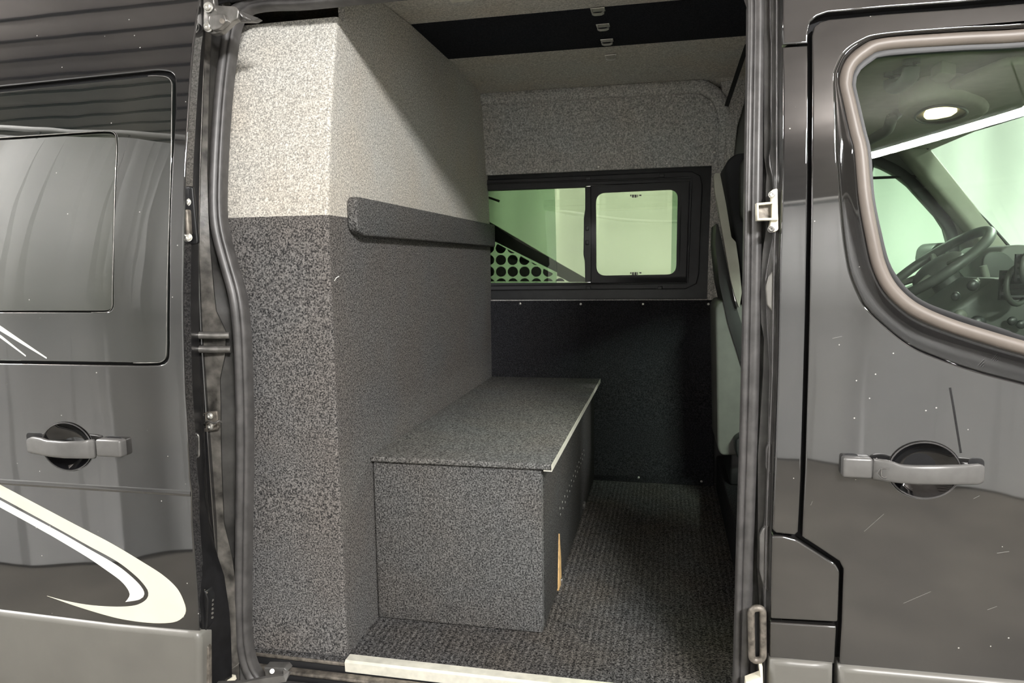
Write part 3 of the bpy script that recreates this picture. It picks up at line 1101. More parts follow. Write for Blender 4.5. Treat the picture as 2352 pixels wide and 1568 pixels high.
# door catch block: cream box open towards the doorway
cb = thing('door_catch', 'cream plastic door catch box on the front jamb', 'catch', sk(1765, 500, 1.63))
o = panel('housing', [tuple(p) for p in xz([(1738, 466), (1786, 462), (1788, 505), (1739, 506)], 1.59)], [[tuple(p) for p in xz([(1743, 471), (1773, 468), (1773, 500), (1743, 501)], 1.59)]], 1.59, .03, 'cream', cb, r=.002)
panel('back_plate', [tuple(p) for p in xz([(1738, 466), (1780, 464), (1780, 505), (1738, 506)], 1.60)], [], 1.606, .004, 'grimy_steel', cb, r=.001)
panel('mount', rnd([tuple(p) for p in xz([(1772, 436), (1786, 432), (1788, 528), (1776, 534), (1768, 520), (1772, 500)], 1.60)], .004), [], 1.60, .02, 'cream', cb, r=.002)
bolt('bolt', sk(1773, 447, 1.597), .006, (0, -1, 0), 'bright_steel', cb)
bolt('bolt', sk(1771, 526, 1.597), .006, (0, -1, 0), 'steel', cb)
# rubber buffer ring low on the jamb
rp_ = rnd([(1725, 1397), (1752, 1395), (1753, 1515), (1727, 1517)], 13, 6)
ring = [sk(p.x, p.y, 1.60) for p in rp_]
bf = sweep('buffer_ring', spline([r_ for r_ in ring], .01, True), circ(.008, 8), 'grimy_steel', None, closed=True)
panel('buffer_web', rnd([tuple(p) for p in xz([(1726, 1398), (1751, 1396), (1752, 1513), (1728, 1515)], 1.612)], .02), [], 1.612, .01, 'rubber_black', bf, r=.002)
tag(bf, 'oval rubber-edged guide ring low on the front jamb', 'ring')
q = xz([(1712, 1560), (1745, 1548), (1742, 1520), (1750, 1524), (1752, 1600), (1710, 1600)], 1.60)
prism('jamb_foot', q, 'y', 1.595, 1.625, 'cream', van, bev=.002)['label'] = 'pale clip at the foot of the front jamb'

# =================================================================== BODY: outer skin pieces right of the doorway
Y0 = 1.60
panel('roof_panel', rnd([tuple(p) for p in xz([(1797, -60), (1797, 102), (1856, 99), (1857, 66), (1862, 50), (1876, 38), (1900, 29), (2033, 17), (2200, 5), (2352, -9), (2600, -34), (2620, -120), (1797, -120)], Y0)], .0), [], Y0, .03, 'paint', van, r=.0045)['label'] = 'gloss black skin above the front door'
panel('pillar_panel', rnd([tuple(p) for p in xz([(1797, 108), (1797, 400), (1791, 600), (1787, 850), (1779, 1080), (1774, 1215), (1782, 1224), (1826, 1229), (1834, 1222), (1840, 1100), (1847, 850), (1853, 600), (1856, 400), (1856, 104)], Y0)], .0), [], Y0, .03, 'paint', van, r=.0045)['label'] = 'gloss black pillar skin between the doorway and the front door'
panel('sill_corner_panel', rnd([tuple(p) for p in xz([(1773, 1230), (1800, 1231), (1832, 1240), (1920, 1296), (1929, 1312), (1925, 1429), (1769, 1421)], Y0)], .006), [], Y0, .03, 'paint', van, r=.0045)['label'] = 'cut-cornered gloss black panel low beside the front door'
panel('sill_corner_panel', rnd([tuple(p) for p in xz([(1768, 1428), (1922, 1438), (1917, 1526), (1767, 1513)], Y0)], .005), [], Y0, .03, 'paint', van, r=.0045)['label'] = 'lowest gloss black panel beside the front door'
panel('side_moulding', [tuple(p) for p in xz([(1767, 1514), (1915, 1527), (1912, 1720), (1764, 1700)], Y0 - .012)], [], Y0 - .012, .04, 'moulding', van, r=.014)['label'] = 'grey plastic rocker moulding under the pillar'
# dark body behind the gaps
panel('inner_skin', [tuple(p) for p in xz([(1800, -60), (1796, 1700), (2700, 1800), (2700, -60)], Y0)], [[tuple(p) for p in xz([(1900, 60), (2650, 40), (2650, 1000), (2050, 860), (1920, 560)], Y0)]], Y0 + .028, .012, 'black_gap', van, r=.001)

# =================================================================== FRONT DOOR
def ell(c, y0):
    c0 = sk(c[0], c[1], y0); rx = (sk(c[0] + c[2], c[1], y0) - c0).length; rz = (sk(c[0], c[1] - c[3], y0) - c0).length
    return [(c0.x + rx * math.cos(2 * math.pi * i / 48), c0.z + rz * math.sin(2 * math.pi * i / 48)) for i in range(48)]


fd = thing('front_door', 'closed gloss black front cab door with a large curved window', 'door', (1.0, 1.62, .5), kind='thing')
door_px = [(2620, -16), (2352, 7), (2200, 20), (2033, 32), (1905, 44), (1884, 50), (1870, 62), (1865, 82), (1864, 400), (1861, 600), (1856, 850), (1849, 1080), (1842, 1232),
           (1928, 1289), (1937, 1306), (1933, 1432), (1927, 1528), (2620, 1592)]
hole_px = [(2620, 30), (2352, 58), (2200, 66), (2027, 80), (1977, 95), (1941, 120), (1922, 155), (1916, 182), (1919, 260), (1923, 350), (1930, 446), (1936, 522), (1942, 573), (1952, 627), (1971, 675),
           (1990, 707), (2028, 745), (2089, 793), (2153, 822), (2233, 850), (2352, 882), (2620, 950)]
rub_px = [(2620, 42), (2352, 68), (2200, 76), (2033, 88), (1982, 104), (1948, 133), (1932, 166), (1929, 190), (1940, 236), (1956, 305), (1967, 347), (1976, 455), (1994, 560), (2007, 615), (2030, 666),
          (2067, 704), (2111, 733), (2185, 761), (2296, 796), (2352, 812), (2620, 890)]
hole_px = [tuple(p) for p in spline([Vector(p) for p in hole_px], 9)]
rub_px = [tuple(p) for p in spline([Vector(p) for p in rub_px], 9)]
doorp = panel('outer_panel', [tuple(p) for p in xz(door_px, Y0)], [[tuple(p) for p in xz(hole_px, Y0)], ell((2122, 1079, 83, 64), Y0)], Y0, .04, 'paint', fd, r=.004, step=.03)


def resample(pts, n):
    pts = [Vector(p) for p in pts]
    L_ = [0]
    for a, b in zip(pts, pts[1:]): L_.append(L_[-1] + (b - a).length)
    out = []
    for k in range(n):
        s = L_[-1] * k / (n - 1)
        i = 0
        while i < len(L_) - 2 and L_[i + 1] < s: i += 1
        t = (s - L_[i]) / (L_[i + 1] - L_[i])
        out.append(pts[i].lerp(pts[i + 1], t))
    return out


NN = 150


def seg_resample(lst):
    """resample a window outline keeping the same number of points on its top, corner and bottom runs"""
    k1 = min(range(len(lst)), key=lambda i: abs(lst[i][0] - 2033) + (500 if lst[i][1] > 300 else 0))
    k2 = min(range(len(lst)), key=lambda i: abs(lst[i][1] - 350))
    k3 = min(range(len(lst)), key=lambda i: abs(lst[i][0] - 2030) + (500 if lst[i][1] < 300 else 0))
    P = lambda a, b, n: resample(lst[a:b + 1], n)
    return P(0, k1, 30)[:-1] + P(k1, k2, 40)[:-1] + P(k2, k3, 40)[:-1] + P(k3, len(lst) - 1, 40)


ho = seg_resample([Vector(p) for p in hole_px]); ru = seg_resample([Vector(p) for p in rub_px])
rows = []
for a, b in zip(ho, ru):
    pa = sk(a.x, a.y, Y0 + .007); pb = sk(b.x, b.y, Y0 + .020)
    row = []
    for t in (0, .08, .2, .5, .8, 1):
        p = pa.lerp(pb, t)
        p.y += -.005 * math.sin(t * math.pi)
        row.append(p)
    rows.append(row)
loft('window_surround', rows, 'paint', fd, True, 180, thick=-.003)['label'] = 'bevelled black surround of the front window'
mid = [sk(p.x, p.y, Y0 + .020) for p in spline([Vector(p) for p in [(2620, 54), (2352, 80), (2200, 88), (2033, 100), (1988, 117), (1955, 145), (1943, 172), (1940, 195), (1950, 240), (1965, 305), (1976, 350), (1986, 455), (2004, 553), (2018, 610), (2040, 655),
                                       (2074, 692), (2117, 720), (2190, 750), (2296, 783), (2352, 799), (2620, 875)]], 12)]
sc = sweep('window_rubber', mid, [(-.014, -.012), (-.014, .002), (-.008, .008), (0, .010), (.008, .007), (.014, 0), (.014, -.012)], 'tan_rubber', fd, sharp=80)
sc['label'] = 'tan tinted rubber strip around the front window'
inn = [sk(p.x, p.y, Y0 + .026) for p in spline([Vector(p) for p in [(2620, 66), (2352, 95), (2200, 103), (2033, 116), (1996, 130), (1965, 155), (1954, 175), (1951, 198), (1960, 240), (1975, 305), (1986, 352), (1994, 455), (2012, 545), (2028, 605), (2050, 645),
                                       (2082, 681), (2124, 708), (2200, 736), (2300, 768), (2352, 786), (2620, 860)]], 12)]
sweep('window_rubber', inn, [(-.012, -.012), (-.012, .003), (0, .005), (.006, .0), (.006, -.012)], 'rubber_black', fd)['label'] = 'black inner rubber lip'
gl_px = [(2600, 60), (2352, 90), (2200, 98), (2033, 110), (1990, 126), (1960, 150), (1948, 180), (1955, 240), (1970, 305), (1982, 352), (1990, 455), (2010, 553), (2024, 610), (2046, 655), (2080, 690), (2120, 716), (2195, 745), (2300, 778), (2352, 795), (2600, 868)]
panel('pane', [tuple(p) for p in xz(gl_px, Y0 + .034)], [], Y0 + .034, .004, 'cab_glass', fd, r=.0005)
panel('lower_moulding', [tuple(p) for p in xz([(1926, 1530), (2620, 1594), (2620, 1900), (1922, 1720)], Y0 - .012)], [], Y0 - .012, .04, 'moulding', fd, r=.014)['label'] = 'grey plastic moulding along the door foot'


def handle(door, y0, cup, grip, cap, bez, bulge, flip, extra=None):
    """pull handle: black scooped cup, arched grey grip, fixed end cap, rubber bezel"""
    
    c0 = sk(cup[0], cup[1], y0)
    e1 = sk(cup[0] + cup[2], cup[1], y0); e2 = sk(cup[0], cup[1] - cup[3], y0)
    rx = (e1 - c0).length; rz = (e2 - c0).length
    rows = []
    for k in range(9):
        a = k / 8
        rr = 1 - a
        dep = .003 if k == 0 else 0
        row = []
        for i in range(41):
            th = 2 * math.pi * i / 40
            d = .001 + .032 * (1 - rr ** 2.5)
            row.append((c0.x + rx * rr * math.cos(th), y0 + T(c0.z) + d - .0, c0.z + rz * rr * math.sin(th)))
        rows.append(row)
    # the cup is dished: it sits in a real hole of the door skin
    cupo = loft('handle_cup', rows, 'cup_black', door, True, 180)
    lip = [Vector((c0.x + rx * math.cos(2 * math.pi * i / 40), y0 + T(c0.z) - .003, c0.z + rz * math.sin(2 * math.pi * i / 40))) for i in range(40)]
    sweep('cup_rim', lip, circ(.0018, 6), 'rubber', cupo, closed=True)
    # grip: loft of rounded rectangles along X
    tops, bots = grip
    n = 26
    T_ = resample([Vector(p) for p in tops], n); B_ = resample([Vector(p) for p in bots], n)
    rows = []
    for i in range(n):
        s = i / (n - 1)
        out = .012 + bulge * math.sin(math.pi * min(1, max(0, s))) ** .7
        thk = .012 + .004 * math.sin(math.pi * s)
        t = sk(T_[i].x, T_[i].y, y0 - out); b = sk(B_[i].x, B_[i].y, y0 - out)
        zc = (t.z + b.z) / 2; hh = (t.z - b.z) / 2; xc_ = (t.x + b.x) / 2
        yc = y0 + T(zc) - out
        row = []
        for k in range(17):
            th = 2 * math.pi * k / 16
            cx_, sx_ = math.cos(th), math.sin(th)
            e = .45
            row.append((xc_, yc + thk * math.copysign(abs(cx_) ** e, cx_) * .5 * (1), zc + hh * math.copysign(abs(sx_) ** e, sx_)))
        rows.append(row)
    ends = []
    for rr_, sgn in ((rows[0], -1), (rows[-1], 1)):
        c = sum((Vector(p) for p in rr_[:-1]), Vector()) / 16
        ends.append([tuple(c + (Vector(p) - c) * .8 + Vector((sgn * .003, 0, 0))) for p in rr_])
        ends.append([tuple(c + Vector((sgn * .004, 0, 0))) for p in rr_])
    rows = [ends[1], ends[0]] + rows + [ends[2], ends[3]]
    g_ = loft('handle_grip', rows, 'silver_plastic', door, True, 180)
    g_['label'] = 'silver grey pull grip'
    # feet that carry the grip
    a, b = xz(cap, y0 - .02)[0], xz(cap, y0 - .02)[2]
    zc = (a.y + b.y) / 2
    for q0, q1 in ((min(T_[0].x, cap[0][0]), min(T_[0].x, cap[0][0]) + 30), (max(T_[-1].x, cap[1][0]) - 30, max(T_[-1].x, cap[1][0]))):
        u0 = sk(q0 - 4, cup[1], y0).x; u1 = sk(q1 + 4, cup[1], y0).x
        panel('handle_bezel', rnd([(u0, min(a.y, b.y) - .005), (u1, min(a.y, b.y) - .005), (u1, max(a.y, b.y) + .005), (u0, max(a.y, b.y) + .005)], .012), [], y0 - .001, .004, 'rubber_black', door, r=.001)
    bm = bmesh.new()
    bx(bm, (min(a.x, b.x), y0 + T(zc) - .022, min(a.y, b.y)), (max(a.x, b.x), y0 + T(zc) + .004, max(a.y, b.y)), .006, 4)
    cp = mkbm('handle_cap', bm, 'silver_plastic', door, True, 50)
    cp['label'] = 'silver grey fixed end of the handle'
    ef = rows[4 if flip else -5]
    xx = ef[0][0]
    bm = bmesh.new()
    bx(bm, (xx - .012, y0 + T(zc) - .016, zc - .014), (xx + .012, y0 + T(zc) + .004, zc + .014), .003)
    mkbm('handle_foot', bm, 'silver_plastic', door, True, 50)
    return g_


MT['cup_black'] = simple('cup_black', (.006, .006, .007), .05, ior=1.8)
gr = handle(fd, Y0, (2122, 1079, 83, 64),
            ([(2006, 1052), (2040, 1056), (2068, 1066), (2100, 1068), (2150, 1068), (2210, 1067), (2248, 1064), (2256, 1067)],
             [(2006, 1101), (2040, 1106), (2068, 1109), (2100, 1111), (2150, 1112), (2210, 1112), (2248, 1112), (2256, 1108)]),
            [(1937, 1050), (2004, 1051), (2004, 1100), (1938, 1095)],
            [(1932, 1047), (2050, 1048), (2075, 1062), (2262, 1060), (2265, 1116), (2180, 1118), (2050, 1112), (1934, 1103)], .026, False)
for k, ((xa, ya), (xb, yb_)) in enumerate([((1862, 1160), (1866, 1151)), ((2075, 1385), (2138, 1358)), ((1985, 1220), (2030, 1180)), ((2290, 1270), (2318, 1266)), ((2236, 1145), (2250, 1138)), ((2268, 1400), (2290, 1392)), ((1912, 777), (1934, 772))]):
    sweep('scratch', [sk(xa, ya, Y0 - .0002), sk(xb, yb_, Y0 - .0002)], circ(.00045, 5), 'moulding', fd)
st_ = spline([sk(x, y, Y0 - .0001) for x, y in [(2182, 890), (2190, 935), (2198, 985), (2207, 1040)]], .01)
sweep('smudge', st_, [(-.0022, 0), (0, .0003), (.0022, 0)], 'door_edge', fd)['label'] = 'dark smudge streak above the handle'
# key lozenge and lock button moulded on the right-hand grip
lz = [sk(x, y, Y0 - .032) for x, y in [(2022, 1076), (2090, 1079), (2126, 1084), (2130, 1091), (2122, 1101), (2026, 1099)]]
sweep('lozenge', spline(lz, .008, True), circ(.0010, 6), 'silver_plastic', gr, closed=True)
bt = [sk(x, y, Y0 - .030) for x, y in [(2025, 1076), (2037, 1076), (2037, 1094), (2025, 1094)]]
sweep('lock_button', spline(bt, .004, True), circ(.0014, 6), 'steel', gr, closed=True)

# =================================================================== SLIDING DOOR (slid back, proud of the body)
YD = 1.50
sd = thing('sliding_door', 'open gloss black sliding side door with a dark window and white stripes', 'door', (-1.8, 1.55, .4), kind='thing')
edge = [(458, -60), (458, 0), (444, 102), (436, 200), (431, 281), (426, 370), (423.5, 451), (420, 630), (421, 800), (424, 900), (431, 1004), (436, 1100), (440, 1131), (441, 1200), (446, 1270), (451.5, 1346), (457, 1449)]
dp = [(-520, -110), (458, -60)] + edge[1:] + [(255, 1432), (0, 1400), (-520, 1335)]
wp = rnd([(-470, 248, 0), (332, 164.5, 0), (361, 161, 22), (402, 166, 62), (403, 256, 0), (389, 655, 0), (388, 790, 0), (386, 838, 60), (326, 839.5, 20), (-470, 827, 0)], 20, 8)
outer_panel = panel('outer_panel', [tuple(p) for p in xz(dp, YD)], [[tuple(p) for p in xz(wp, YD)], ell((155.5, 1025, 57, 54), YD)], YD, .03, 'paint', sd, r=.004, step=.03)
gp = rnd([(-465, 259, 0), (350, 173.5, 10), (395, 176, 50), (393, 357, 0), (383.5, 655, 0), (382, 790, 0), (381, 832, 56), (326, 833.5, 20), (-465, 821, 0)], 20, 8)
vo = rnd([(-380, 334, 0), (0, 316.5, 0), (235, 301, 10), (266, 302, 30), (268, 345, 10), (264, 420, 0), (258, 660, 0), (258, 717, 34), (220, 717.5, 10), (-380, 717, 0)], 10, 6)
wn = panel('window_panel', [tuple(p) for p in xz(gp, YD)], [[tuple(p) for p in xz(vo, YD)]], YD + .003, .01, 'gloss_glass', sd, r=.0025, step=.03)
wn['label'] = 'dark glass window panel'
panel('window_gasket', [tuple(p) for p in xz(wp, YD)], [], YD + .016, .006, 'black_gap', sd, r=.001)
vi = rnd([(-380, 338, 0), (0, 320.5, 0), (232, 305, 10), (262, 306, 28), (264, 345, 10), (260, 420, 0), (254.5, 660, 0), (254.5, 713.5, 32), (220, 714, 10), (-380, 714, 0)], 10, 6)
vp = panel('vent_pane', [tuple(p) for p in xz(vi, YD)], [], YD + .0045, .006, 'vent_glass', sd, r=.0015, step=.03)
vp['label'] = 'sliding vent pane in the window'
# thin bright edges of the two panes
for pl_, n_ in ((gp, 'pane_edge'), (vo, 'pane_edge')):
    q = [sk(p.x, p.y, YD + .0005) for p in pl_ if p.x > -300]
    sweep(n_, q, circ(.0011, 6), 'steel', wn if pl_ is gp else vp)
# inner bead of the vent
# door edge (closing face), black, with grommet and brackets
pysd = [-60, 0, 60, 102, 200, 281, 370, 451, 540, 630, 720, 800, 900, 1004, 1100, 1131, 1200, 1277, 1321, 1397, 1449, 1520, 1568, 1640]
e_in = [(476, -60), (475, 0), (468, 120), (461, 280), (457, 400), (455, 600), (457, 800), (463, 1000), (470, 1150), (478, 1200), (499, 1277), (514, 1321), (525, 1397), (530, 1460), (534, 1640)]
eo = col3([(x + .5, y) for x, y in edge] + [(459, 1640)], YD + .004, pysd)
e1 = col3([((lerp_px(edge, y) + lerp_px(e_in, y)) / 2, y) for y in pysd], YD + .05, pysd)
e2 = col3([(x + 1, y) for x, y in e_in], YD + .105, pysd)
e3 = col3([(x - 20, y) for x, y in e_in], YD + .106, pysd)
loft('closing_edge', [list(r_) for r_ in zip(eo, e1, e2, e3)], 'door_edge', sd, True, 60)['label'] = 'matt black closing edge of the sliding door'
gq = [sk(x, y, YD + .045) for x, y in rnd([(439, 995), (456, 996), (457, 1050), (441, 1050)], 9, 5)]
gr_ = sweep('grommet', spline(gq, .006, True), circ(.0028, 8), 'steel', sd, closed=True)
gr_['label'] = 'oval metal grommet in the door edge'
panel('grommet_core', rnd([tuple(p) for p in xz([(443, 1000), (454, 1001), (454, 1045), (444, 1045)], YD + .047)], .01), [], YD + .046, .006, 'steel', gr_, r=.001)
# mid bracket with two bolts
mb = prism('hinge_bracket', rnd([tuple(p) for p in xz([(426, 428), (446, 428), (449, 560), (424, 562)], YD + .02)], .008), 'y', YD + .022 + T(1.9), YD + .05, 'door_edge', sd, bev=.003)
mb['label'] = 'black bracket on the door edge with two bolts'
for y in (464, 545):
    bolt('bolt', sk(433 if y > 500 else 430, y, YD + .016), .008, (.2, -1, 0), 'bright_steel', mb, .006)
boxo('striker_bar', sk(430, 540, YD + .02) + Vector((0, -.008, 0)), sk(445, 482, YD + .03) + Vector((0, 0, 0)), 'grimy_steel', mb, .004)
# electrical contact block low on the edge
cbk = prism('contact_block', rnd([tuple(p) for p in xz([(453, 1358), (474, 1352), (482, 1375), (480, 1440), (468, 1456), (456, 1450)], YD + .03)], .008), 'y', YD + .03, YD + .06, 'door_edge', sd, bev=.003)
cbk['label'] = 'black contact block with five pins'
for k in range(5):
    p = sk(484, 1376 + k * 9.8, YD + .045)
    cylo('pin', p + Vector((-.012, .006, 0)), p + Vector((.008, -.004, 0)), .0035, 'steel', cbk, 8)
sweep('block_rim', spline([sk(x, y, YD + .028) for x, y in [(453, 1375), (456, 1358), (466, 1352), (476, 1362)]], .004), circ(.0022, 6), 'grimy_steel', cbk)
# stripes
def decal(name, pix, mat, lab):
    d = panel(name, [tuple(p) for p in xz(pix, YD)], [], YD - .0006, .0006, mat, sd, r=.0002, step=.03)
    d['label'] = lab
    return d


def sp2(pts, step=6): return [tuple(p) for p in spline([Vector(p) for p in pts], step)]


outerc = sp2([(-420, 890), (0, 1112.5), (165, 1200), (255, 1247), (332, 1293), (375, 1321), (406, 1350), (422, 1380), (427, 1403), (418, 1419), (398, 1428.5), (357, 1430.5), (306, 1425.6), (255, 1415.4), (178, 1392.5), (108, 1368)])
innerc = sp2([(108, 1368), (153, 1379.7), (204, 1388.7), (255, 1392.5), (293, 1392), (319, 1387), (337, 1375), (341, 1361), (334, 1346), (311, 1321), (268, 1288), (204, 1253), (145, 1220), (50, 1168), (0, 1141), (-420, 915)])
decal('stripe', outerc + innerc[1:], 'cream', 'broad cream curved stripe')
w1 = sp2([(-420, 922), (0, 1148), (37, 1168), (134, 1220), (204, 1260), (266, 1296), (301, 1323), (324, 1346.6), (331.6, 1364), (321, 1376), (288, 1382)])
w2 = sp2([(288, 1382), (297, 1369.5), (296, 1356.8), (278, 1333.8), (240, 1305.8), (199, 1278), (128, 1235.5), (100, 1219.6), (0, 1164.5), (-420, 939)])
decal('stripe', w1 + w2[1:], 'white_vinyl', 'narrow white curved stripe inside the cream one')
for a_, l_ in (([(-150, 656), (0, 749), (105, 821), (105, 824), (0, 761), (-150, 668)], 'upper thin white tapering stripe'),
               ([(-150, 690), (0, 770), (57, 816), (57, 819), (0, 777), (-150, 698)], 'lower thin white tapering stripe')):
    d = panel('stripe', [tuple(p) for p in xz(a_, YD)], [], YD + .0022, .0007, 'white_vinyl', sd, r=.0002, bend=1)
    d['label'] = l_
# swage line
swl = [sk(x, y, YD - .001) for x, y in [(-500, 1050), (0, 1108), (220, 1122), (438, 1135)]]
rows = []
for p in resample(swl, 24):
    rows.append([(p.x, p.y + .001, p.z + .010), (p.x, p.y - .0022, p.z + .004), (p.x, p.y - .0016, p.z - .003), (p.x, p.y + .001, p.z - .006)])
loft('swage_line', rows, 'paint', sd, True, 180)
# lower moulding with end plate
md = [(-520, 1338), (0, 1403), (255, 1435), (450, 1453), (458, 1470), (459, 1640), (459, 1760), (-520, 1760)]
panel('lower_moulding', [tuple(p) for p in xz(md, YD - .01)], [], YD - .01, .05, 'moulding', sd, r=.016, step=.03, seg=6)['label'] = 'grey plastic moulding along the door foot'
ep = prism('end_plate', rnd([tuple(p) for p in xz([(458, 1470), (470, 1461), (484, 1485), (487, 1620), (460, 1620)], YD + .03)], .004), 'y', YD + .03, YD + .045, 'grimy_steel', sd, bev=.002)
ep['label'] = 'grimy metal plate under the closing edge'
for px, py, r_ in ((466, 1485, .008), (468, 1512, .004), (471, 1543, .007), (468, 1566, .008)):
    bolt('bolt', sk(px, py, YD + .03), r_, (0, -1, 0), 'bright_steel', ep, .004)
# door inner skin behind
panel('inner_panel', [tuple(p) for p in xz([(-520, -110), (455, -60), (440, 200), (436, 800), (450, 1100), (455, 1640), (-520, 1640)], YD + .09)], [], YD + .09, .01, 'black_gap', sd, r=.001)

handle(sd, YD, (155.5, 1025, 57, 54),
       ([(67, 1006), (76, 1002), (95, 1005), (110, 1010), (150, 1013), (194, 1012), (205, 1009), (216, 1008)],
        [(67, 1038), (76, 1041), (95, 1044), (115, 1048), (150, 1051.5), (194, 1052.5), (205, 1052.5), (216, 1052.5)]),
       [(218, 1008.5), (280, 1009), (279, 1051), (218, 1052.5)],
       [(65, 1002), (80, 998), (102, 1000), (208, 1004), (270, 1008), (284, 1016), (282, 1054), (215, 1055), (115, 1049), (64, 1040)], .026, True)

# top roller arm of the sliding door
arm = thing('roller_arm', 'cast metal roller arm with two bolts at the top of the sliding door', 'bracket', sk(500, 50, 1.60))
ya = 1.53
pl_ = [(470, -30), (492, -30), (497, 14), (545, 16), (553, 26), (550, 47), (540, 50), (512, 77), (492, 82), (470, 72)]
prism('arm_plate', rnd([tuple(p) for p in flatxz(pl_, 1.64)], .006), 'y', 1.632, 1.652, 'steel', arm, bev=.004)
prism('arm_lug', rnd([tuple(p) for p in flatxz([(486, 38), (520, 34), (528, 52), (510, 70), (492, 74), (484, 54)], 1.63)], .006), 'y', 1.618, 1.636, 'steel', arm, bev=.004)
bm = bmesh.new(); cyl(bm, at(510, 48, y=1.612), at(510, 48, y=1.622), .006, 14); mkbm('pivot', bm, 'grimy_steel', arm, True)
for px, py in ((479, 17), (479, 62)):
    bolt('bolt', at(px, py, y=1.628), .010, (0, -1, 0), 'bright_steel', arm, .009)
prism('arm_link', rnd([tuple(p) for p in flatxz([(545, 24), (580, 38), (602, 46), (590, 52), (548, 52)], 1.66)], .003), 'y', 1.645, 1.665, 'jamb_black', arm, bev=.002)
sweep('roller', spline([at(552, 30, y=1.64), at(562, 40, y=1.63), at(575, 46, y=1.64)], .005), circ(.004, 8), 'jamb_black', arm)

# lower roller arm
ra = thing('roller_arm', 'black lower roller bracket on the sill at the left end of the doorway', 'bracket', at(620, 1550, y=1.60))
prism('arm_plate', rnd([tuple(p) for p in flatxz([(608, 1530), (655, 1531), (662, 1540), (650, 1556), (640, 1568), (590, 1580), (560, 1600), (640, 1600), (664, 1562), (612, 1550)], 1.60)][:4] + [tuple(p) for p in flatxz([(636, 1556), (612, 1552)], 1.60)], .003), 'y', 1.595, 1.625, 'jamb_black', ra, bev=.003)
cylo('pivot', at(625, 1541, y=1.585), at(625, 1541, y=1.598), .006, 'steel', ra, 16)
sweep('arm_bar', [at(660, 1540, y=1.59), at(655, 1556, y=1.58), at(610, 1562, y=1.57), at(560, 1572, y=1.56), at(500, 1574, y=1.55)], [(-.009, -.006), (.009, -.006), (.009, .006), (-.009, .006)], 'jamb_black', ra, smooth=False)

# =================================================================== SILL
sx0, sx1 = -1.2, .24
def sillz(px, py, y): return at(px, py, y=y).z
s1 = at(785, 1516, y=1.70).z
# black step body with metal slides
sill = thing('door_sill', 'black stepped door sill with metal slide tracks', 'sill', (-.45, 1.65, .5))
za = at(690, 1503, y=1.725).z
prism('sill_step', [(1.75, FLOOR_Z - .012), (1.725, FLOOR_Z - .014), (1.722, FLOOR_Z - .03), (1.70, FLOOR_Z - .034), (1.697, FLOOR_Z - .06), (1.66, FLOOR_Z - .066), (1.655, FLOOR_Z - .10), (1.62, FLOOR_Z - .105), (1.61, .4), (1.75, .4)], 'x', sx0, sx1, 'rubber_black', sill)
boxo('slide_track', (sx0, 1.726, FLOOR_Z - .014), (XC + .01, 1.745, FLOOR_Z - .004), 'grimy_steel', sill, .002)
boxo('slide_track', (sx0, 1.690, FLOOR_Z - .036), (XC + .3, 1.716, FLOOR_Z - .026), 'grimy_steel', sill, .003)
boxo('slide_track', (-.80, 1.660, FLOOR_Z - .068), (sx1, 1.682, FLOOR_Z - .058), 'jamb', sill, .003)
boxo('slide_track', (-1.0, 1.618, FLOOR_Z - .106), (sx1, 1.640, FLOOR_Z - .097), 'jamb', sill, .003)
# threshold nosing
nos = prism('threshold_strip', [(1.718, FLOOR_Z - .024), (1.716, FLOOR_Z + .004), (1.722, FLOOR_Z + .009), (1.752, FLOOR_Z + .009), (1.752, FLOOR_Z + .006), (1.724, FLOOR_Z + .005), (1.721, FLOOR_Z - .024)], 'x', XC + .012, .20, 'alu', None)
tag(nos, 'pale metal threshold strip along the edge of the carpeted floor', 'threshold')
v = thing  # noqa

# =================================================================== VAN SHELL (closes the space)
shell = bmesh.new()
bx(shell, (-4.2, 1.72, 2.67), (.42, 3.58, 2.70))                      # roof
bx(shell, (.40, 1.68, 2.36), (.44, 3.5, 2.70))                        # drop to the cab roof
bx(shell, (.40, 1.68, 2.34), (1.12, 3.42, 2.37))                      # cab roof
bx(shell, (-4.2, 1.64, .3), (-4.15, 3.6, 2.7))                        # rear
bx(shell, (-4.2, 1.70, .35), (2.2, 3.6, .40))                         # underside
bx(shell, (-4.2, 3.56, .35), (2.6, 3.60, 1.36))                       # far side below windows
bx(shell, (-4.2, 3.52, 2.30), (.40, 3.58, 2.72))                      # far side above window
bx(shell, (-4.2, 3.57, 1.3), (-.93, 3.60, 2.4))                       # far side rear of window
bx(shell, (2.2, 1.64, .35), (2.6, 3.6, 1.45))                         # front
mkbm('body_shell', shell, 'shell', van)
# front bulkhead of the raised cargo roof
boxo('bulkhead', (.342, 1.80, 2.30), (.40, 3.46, 2.66), 'grey_carpet', van, .006)['label'] = 'carpeted drop from cargo roof to cab roof'
sweep('roof_gap_strip', [at(1724, 80, y=2.95), at(1700, 150, y=3.1), at(1670, 240, y=3.3)], [(-.009, -.01), (.009, -.01), (.009, .01), (-.009, .01)], 'rubber_black', van, smooth=False)['label'] = 'black strip between cargo and cab lining'
# far B pillar between cargo window and cab door, grey carpeted, then pale plastic trim
pp = flatxz([(1655, 186), (1718, 180), (1712, 230), (1694, 290), (1686, 360), (1690, 430), (1680, 700), (1650, 700), (1662, 400), (1668, 300)], 3.42)
prism('far_pillar', pp, 'y', 3.42, 3.5, 'grey_carpet', van, bev=.006)
pp = flatxz([(1722, 190), (1700, 260), (1688, 320), (1685, 375), (1740, 375), (1745, 190)], 3.46)
prism('pillar_trim', pp, 'y', 3.455, 3.50, 'dash_light', van, bev=.004)['label'] = 'pale plastic pillar trim'

# =================================================================== CAB
YF = 3.45
